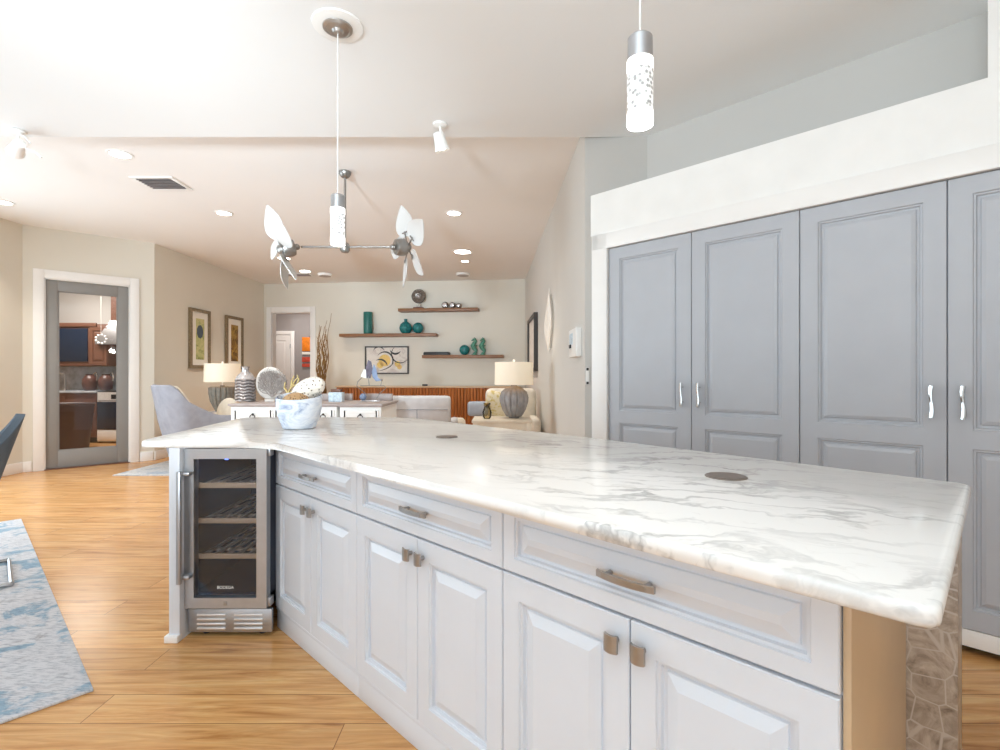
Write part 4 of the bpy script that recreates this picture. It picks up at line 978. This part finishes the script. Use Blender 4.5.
# glass sail sculpture on a wire stand
t = thing('glass_sculpture', 'smoky and blue glass sail sculpture on a wire stand on the short sideboard', 'sculpture', (kx(371, 5.75), 5.75, ZT))
MB().box(-0.11, -0.04, 0, 0.11, 0.04, 0.012, 0.003).build('foot', M['silver'], t)
mb = MB(); mb.tube([(-0.10, 0, 0.01), (-0.05, 0, 0.08), (-0.16, 0, 0.17), (-0.15, 0, 0.22), (-0.10, 0, 0.27)], 0.005, 6)
mb.tube([(-0.12, 0, 0.175), (0.15, 0, 0.175), (0.17, 0, 0.15), (0.10, 0, 0.09), (0.05, 0, 0.012)], 0.005, 6).tube([(-0.02, 0, 0.175), (-0.03, 0, 0.28)], 0.005, 6)
mb.tube([(0.11, 0, 0.175), (0.12, 0, 0.235)], 0.004, 6).ball((0.12, 0, 0.24), 0.014)
mb.build('wire_stand', M['fan_metal'], t)
MB().ball((-0.09, 0, 0.05), 0.04).build('glass_ball', M['blueglass'], t)
def sail(pts, th=0.012):
    mb = MB(); a = [mb.bm.verts.new((p[0], -th/2+0.01*math.sin(i), p[1])) for i, p in enumerate(pts)]; b = [mb.bm.verts.new((p[0], th/2+0.01*math.sin(i), p[1])) for i, p in enumerate(pts)]
    mb.bm.faces.new(a); mb.bm.faces.new(b[::-1])
    for i in range(len(pts)): j = (i+1) % len(pts); mb.bm.faces.new((a[i], b[i], b[j], a[j]))
    return mb
sail([(-0.05, 0.26), (-0.01, 0.26), (0.02, 0.36), (0.0, 0.45), (-0.03, 0.465), (-0.055, 0.38)]).build('smoky_sail', M['purpleglass'], t)
sail([(-0.115, 0.28), (-0.055, 0.26), (-0.055, 0.36), (-0.085, 0.36)]).build('white_sail', M['white'], t)
sail([(0.01, 0.33), (0.03, 0.42), (0.06, 0.36), (0.075, 0.27), (0.12, 0.235), (0.06, 0.225), (0.02, 0.27)]).build('blue_sail', M['blueglass'], t)

# ------------------------------------------------------------------ seating
# slate tub chair, back to the left, facing right
def tub_chair():
    t = thing('accent_chair', 'slate grey swooped tub chair with cream lining on the pale rug', 'armchair', (-3.74, 6.68, 0), math.radians(46))
    n = 36
    def plan(a, off):   # a from -1..1 round the back: near arm -> back -> far arm
        if abs(a) < 0.55:
            th = a/0.55*PI/2; return Vector((-0.42-0.0-(0.02+off)*math.cos(th)+0.16*(1-math.cos(th)), -(0.40+off)*math.sin(-th), 0))
        q = (abs(a)-0.55)/0.45; return Vector((-0.26+0.62*q, math.copysign(0.40+off, a), 0))
    def top(a):
        q = max(0.0, min(1.0, (abs(a)-0.34)/0.42)); q = q*q*(3-2*q); return 1.085*(1-q)+0.70*q
    def shell(o0, o1, zlo, dz):
        mb = MB(); A = []
        for i in range(n+1):
            a = -1+2*i/n; tz = top(a)-dz
            row = []
            for off, z in ((o0, zlo), (o0+0.02, (zlo+tz)/2), (o0+0.0, tz-0.015), ((o0+o1)/2, tz), (o1, tz-0.015), (o1, zlo)):
                lean = 0.17*(z-zlo)/0.7*(1 if abs(a) < 0.55 else max(0, 1-(abs(a)-0.55)/0.3))
                p = plan(a, off); row.append(mb.bm.verts.new((p.x-lean*0.9, p.y, z)))
            A.append(row)
        for r0, r1 in zip(A, A[1:]):
            for j in range(6): mb.bm.faces.new((r0[j], r0[(j+1) % 6], r1[(j+1) % 6], r1[j]))
        mb.bm.faces.new(A[0][::-1]); mb.bm.faces.new(A[-1]); return mb
    shell(0.05, 0.0, 0.16, 0.0).build('outer_shell', M['slate'], t, ang=60)
    shell(-0.002, -0.07, 0.30, 0.012).build('lining', M['cream'], t, ang=60)
    MB().box(-0.36, -0.34, 0.30, 0.36, 0.34, 0.46, 0.05, 3).build('seat_cushion', M['cream'], t)
    for x in (-0.3, 0.3):
        for y in (-0.33, 0.33): MB().cyl((x, y, 0.0125), (x*0.9, y*0.9, 0.30), 0.018, 10, 0.026).build('leg', M['shelf_wood'], t)
    c = MB().ball((0, 0, 0), 0.2, (0.42, 1.0, 1.0)).build('cream_cushion', M['cream'], loc=(-3.64, 6.82, 0.70)); c.rotation_euler = (0, 0.15, 1.1)
    tag(c, 'plump cream cushion sitting in the slate tub chair', 'cushion')
tub_chair()
o = MB().box(-4.62, 6.08, 0.0, -2.5, 7.15, 0.012, 0.004).build('living_rug', M['rug2']); tag(o, 'pale grey living room rug under the slate tub chair', 'rug')
# table lamps
def drum_lamp(x, y, z, label, base_m, prof, sh_r, sh_h, sh_z, flute, fd):
    t = thing('table_lamp', label, 'lamp', (x, y, z), 0, 'drum shade table lamps')
    MB().lathe(prof, seg=96, flute=flute, fd=fd).build('base', base_m, t, ang=60)
    zt = prof[-1][1]
    MB().cyl((0, 0, zt-0.01), (0, 0, sh_z+sh_h+0.01), 0.010, 10).ball((0, 0, sh_z+sh_h+0.02), 0.014).build('stem', M['white'], t)
    MB().lathe([(sh_r, sh_z), (sh_r*0.98, sh_z+sh_h), (sh_r*0.965, sh_z+sh_h), (sh_r*0.985, sh_z)], seg=48).build('shade', M['shade'], t)
    bm_ = t
    d = bpy.data.lights.new('lamp_bulb', 'POINT'); d.energy = 1.6; d.color = (1, 0.86, 0.66); d.shadow_soft_size = 0.04
    lo = bpy.data.objects.new('lamp_bulb', d); link(lo); lo.location = (x, y, z+sh_z+sh_h*0.5)
Y = 5.6
drum_lamp(kx(514, Y), Y, 0.735, 'drum-shade lamp with grey fluted base beside the right wall', M['lamp_grey'],
          [(0.055, 0), (0.06, 0.012), (0.085, 0.014), (0.13, 0.09), (0.158, 0.18), (0.16, 0.225), (0.14, 0.285), (0.10, 0.32), (0.04, 0.335), (0.03, 0.36), (0, 0.36)], 0.213, 0.245, 0.362, 14, 0.11)
Y = 7.55
drum_lamp(kx(222.5, Y), Y, 0.66, 'drum-shade lamp with dark grooved base behind the slate tub chair', M['lamp_dark'],
          [(0.08, 0), (0.10, 0.02), (0.165, 0.16), (0.185, 0.28), (0.185, 0.36), (0.16, 0.37), (0.03, 0.375), (0.03, 0.39), (0, 0.39)], 0.245, 0.27, 0.44, 16, 0.10)
def side_table(x, y, w, d, h, label, m):
    t = thing('side_table', label, 'side table', (x, y, 0), 0, 'side tables under the drum lamps')
    MB().box(-w/2, -d/2, h-0.03, w/2, d/2, h, 0.005).build('table_top', m, t)
    MB().box(-w/2+0.02, -d/2+0.015, h-0.10, w/2-0.02, d/2-0.015, h-0.03).build('apron', m, t)
    for sx in (-1, 1):
        for sy in (-1, 1): MB().box(sx*(w/2-0.035)-0.025, sy*(d/2-0.035)-0.025, 0, sx*(w/2-0.035)+0.025, sy*(d/2-0.035)+0.025, h-0.03, 0.004).build('leg', m, t)
M['cream_wood'] = plain('cream_painted_wood', (228, 216, 196), 0.45, 0, 0.03)
side_table(kx(502, 5.55), 5.55, 0.63, 0.52, 0.734, 'cream painted side table under the fluted drum lamp', M['cream_wood'])
side_table(kx(222.5, 7.55), 7.55, 0.55, 0.5, 0.659, 'cream side table under the dark grooved lamp', M['cream_wood'])
t = thing('bud_vase', 'small amber glass vase beside the fluted lamp', 'vase', (kx(487, 5.45), 5.45, 0.735))
MB().lathe([(0.03, 0), (0.045, 0.02), (0.05, 0.07), (0.035, 0.11), (0.028, 0.13), (0.04, 0.17), (0.034, 0.17), (0.022, 0.13), (0, 0.1)], seg=24).build('body', glassy('amber_glass', (0.75, 0.68, 0.5), 0.4), t)
MB().tube([(0, 0, 0.10), (0.01, 0, 0.18), (0.03, 0, 0.19)], 0.004, 6).ball((-0.01, 0, 0.15), 0.025).ball((0.02, 0.01, 0.13), 0.02).build('filling', M['brass'], t)
# cream armchair behind the right lamp
t = thing('armchair', 'cream upholstered armchair behind the right drum lamp', 'armchair', (0.12, 6.75, 0), 0)
MB().box(-0.40, -0.40, 0.12, 0.36, 0.40, 0.42, 0.04, 3).build('seat_base', M['cream'], t)
MB().box(-0.30, -0.42, 0.42, 0.26, 0.26, 0.56, 0.05, 3).build('seat_cushion', M['cream'], t)
MB().box(-0.32, 0.20, 0.40, 0.38, 0.42, 1.02, 0.08, 4).build('backrest', M['cream'], t)
for sx in (-0.40, 0.26):
    MB().box(sx, -0.42, 0.12, sx+0.13, 0.36, 0.66, 0.05, 3).build('arm', M['cream'], t)
for x in (-0.34, 0.30):
    for y in (-0.34, 0.34): MB().cyl((x, y, 0), (x, y, 0.13), 0.022, 10).build('leg', M['shelf_wood'], t)
def cushion(name, lb, m, loc, r, rot, sc=(1, 0.36, 0.9)):
    mb = MB().box(-r*sc[0], -r*sc[1], -r*sc[2], r*sc[0], r*sc[1], r*sc[2], r*0.32, 4); o = mb.build(name, m, loc=loc, ang=70); o.rotation_euler = rot; return tag(o, lb, 'cushion')
cushion('blue_cushion', 'pale blue grey cushion on the left arm of the cream armchair', M['bluegrey'], (kx(478, 6.45), 6.40, 0.78), 0.13, (0.15, 0, 0.1), (1, 0.45, 0.7))
cushion('floral_cushion', 'floral cream cushion leaning in the cream armchair', M['floral'], (kx(499, 6.7), 6.78, 0.80), 0.19, (0.25, 0.3, 0))
# light grey chair seen from behind
t = thing('lounge_chair', 'light grey upholstered chair seen from behind, right of the sideboards', 'armchair', (kx(417, 6.3), 6.3, 0))
MB().box(-0.41, 0.0, 0.30, 0.41, 0.13, 0.945, 0.045, 3).build('backrest', M['lightgrey'], t)
mb = MB(); mb.tube([(-0.38, -0.002, 0.775), (0.38, -0.002, 0.775)], 0.004, 6).tube([(0, -0.002, 0.34), (0, -0.002, 0.775)], 0.004, 6); mb.build('seam', M['slate'], t)
MB().box(-0.40, 0.1, 0.22, 0.40, 0.72, 0.46, 0.05, 3).build('seat', M['lightgrey'], t)
for sx in (-0.44, 0.36): MB().box(sx, 0.12, 0.22, sx+0.09, 0.70, 0.63, 0.035, 3).build('arm', M['lightgrey'], t)
for x in (-0.34, 0.34):
    for y in (0.12, 0.62): MB().cyl((x, y, 0), (x, y, 0.24), 0.02, 10).build('leg', M['shelf_wood'], t)
t = thing('ottoman', 'beige round ottoman just right of the light grey chair', 'ottoman', (kx(456, 7.25), 7.26, 0))
MB().lathe([(0.12, 0.05), (0.135, 0.08), (0.14, 0.48), (0.13, 0.56), (0.10, 0.59), (0, 0.60)], seg=32).build('pad', M['cream'], t)
MB().lathe([(0.15, 0), (0.15, 0.05), (0, 0.05)], seg=32).build('base', M['shelf_wood'], t)

# ------------------------------------------------------------------ dining rug and chair at the left edge
q = Vector((-1.545, 1.938)); e1 = Vector((-0.727, 0.687)); e2 = Vector((-0.687, -0.727))
poly = [q, q+e1*3.34, q+e1*3.34+e2*2.2, q+e2*2.2]
o = MB().prism([(p.x-q.x, p.y-q.y) for p in poly][::-1], 0.0, 0.011, 0.003, 2).build('dining_rug', M['rug'], loc=(q.x, q.y, 0.0005)); tag(o, 'blue and grey distressed dining rug at the left edge', 'rug')
c_ = Vector((-2.915, 3.085))       # middle of the rear bar of the chair base
t = thing('dining_chair', 'slate blue dining chair with steel sled base on the blue rug', 'chair', (c_.x, c_.y, 0.0125), -PI/4)
# local +y is the chair's back direction, x along its width
mb = MB(); wv, dv = 0.26, 0.50
mb.tube([(wv, -0.035, 0.013), (-wv, -0.035, 0.013), (-wv, -dv, 0.013), (wv, -dv, 0.013), (wv, -0.035, 0.013)], 0.0125, 8).build('base_frame', M['steel'], t)
for sx in (-1, 1): MB().tube([(sx*(wv-0.02), -dv, 0.012), (sx*(wv-0.03), -dv-0.02, 0.2), (sx*(wv-0.04), -dv+0.02, 0.42)], 0.0125, 8).build('leg', M['steel'], t)
MB().box(-0.24, -0.56, 0.41, 0.24, -0.10, 0.49, 0.03, 3).build('seat', M['slate_dark'], t)
mb = MB(); n = 16; rows = []
for i in range(n+1):
    u = -1+2*i/n; row = []
    for k in range(9):
        z = 0.44+0.52*k/8; z = 0.44+(0.52-0.46*abs(u)**1.4)*k/8; wd = 0.27; y = -0.16+0.15*((z-0.44)/0.52)-0.26*u*u
        cr = 0.0
        row.append((u*wd, y, z-cr))
    rows.append(row)
f = [[mb.bm.verts.new(p) for p in r] for r in rows]; g = [[mb.bm.verts.new((p[0]*0.97, p[1]+0.045, p[2]-0.005)) for p in r] for r in rows]
for i in range(n):
    for k in range(8): mb.bm.faces.new((f[i][k], f[i+1][k], f[i+1][k+1], f[i][k+1])); mb.bm.faces.new((g[i][k], g[i][k+1], g[i+1][k+1], g[i+1][k]))
    mb.bm.faces.new((f[i][8], f[i+1][8], g[i+1][8], g[i][8])); mb.bm.faces.new((f[i][0], g[i][0], g[i+1][0], f[i+1][0]))
for k in range(8): mb.bm.faces.new((f[0][k], f[0][k+1], g[0][k+1], g[0][k])); mb.bm.faces.new((f[n][k], g[n][k], g[n][k+1], f[n][k+1]))
br_ = mb.build('backrest', M['slate_dark'], t, ang=80)
bv = br_.modifiers.new('soft_edge', 'BEVEL'); bv.width = 0.016; bv.segments = 3; bv.limit_method = 'ANGLE'; bv.angle_limit = math.radians(50)
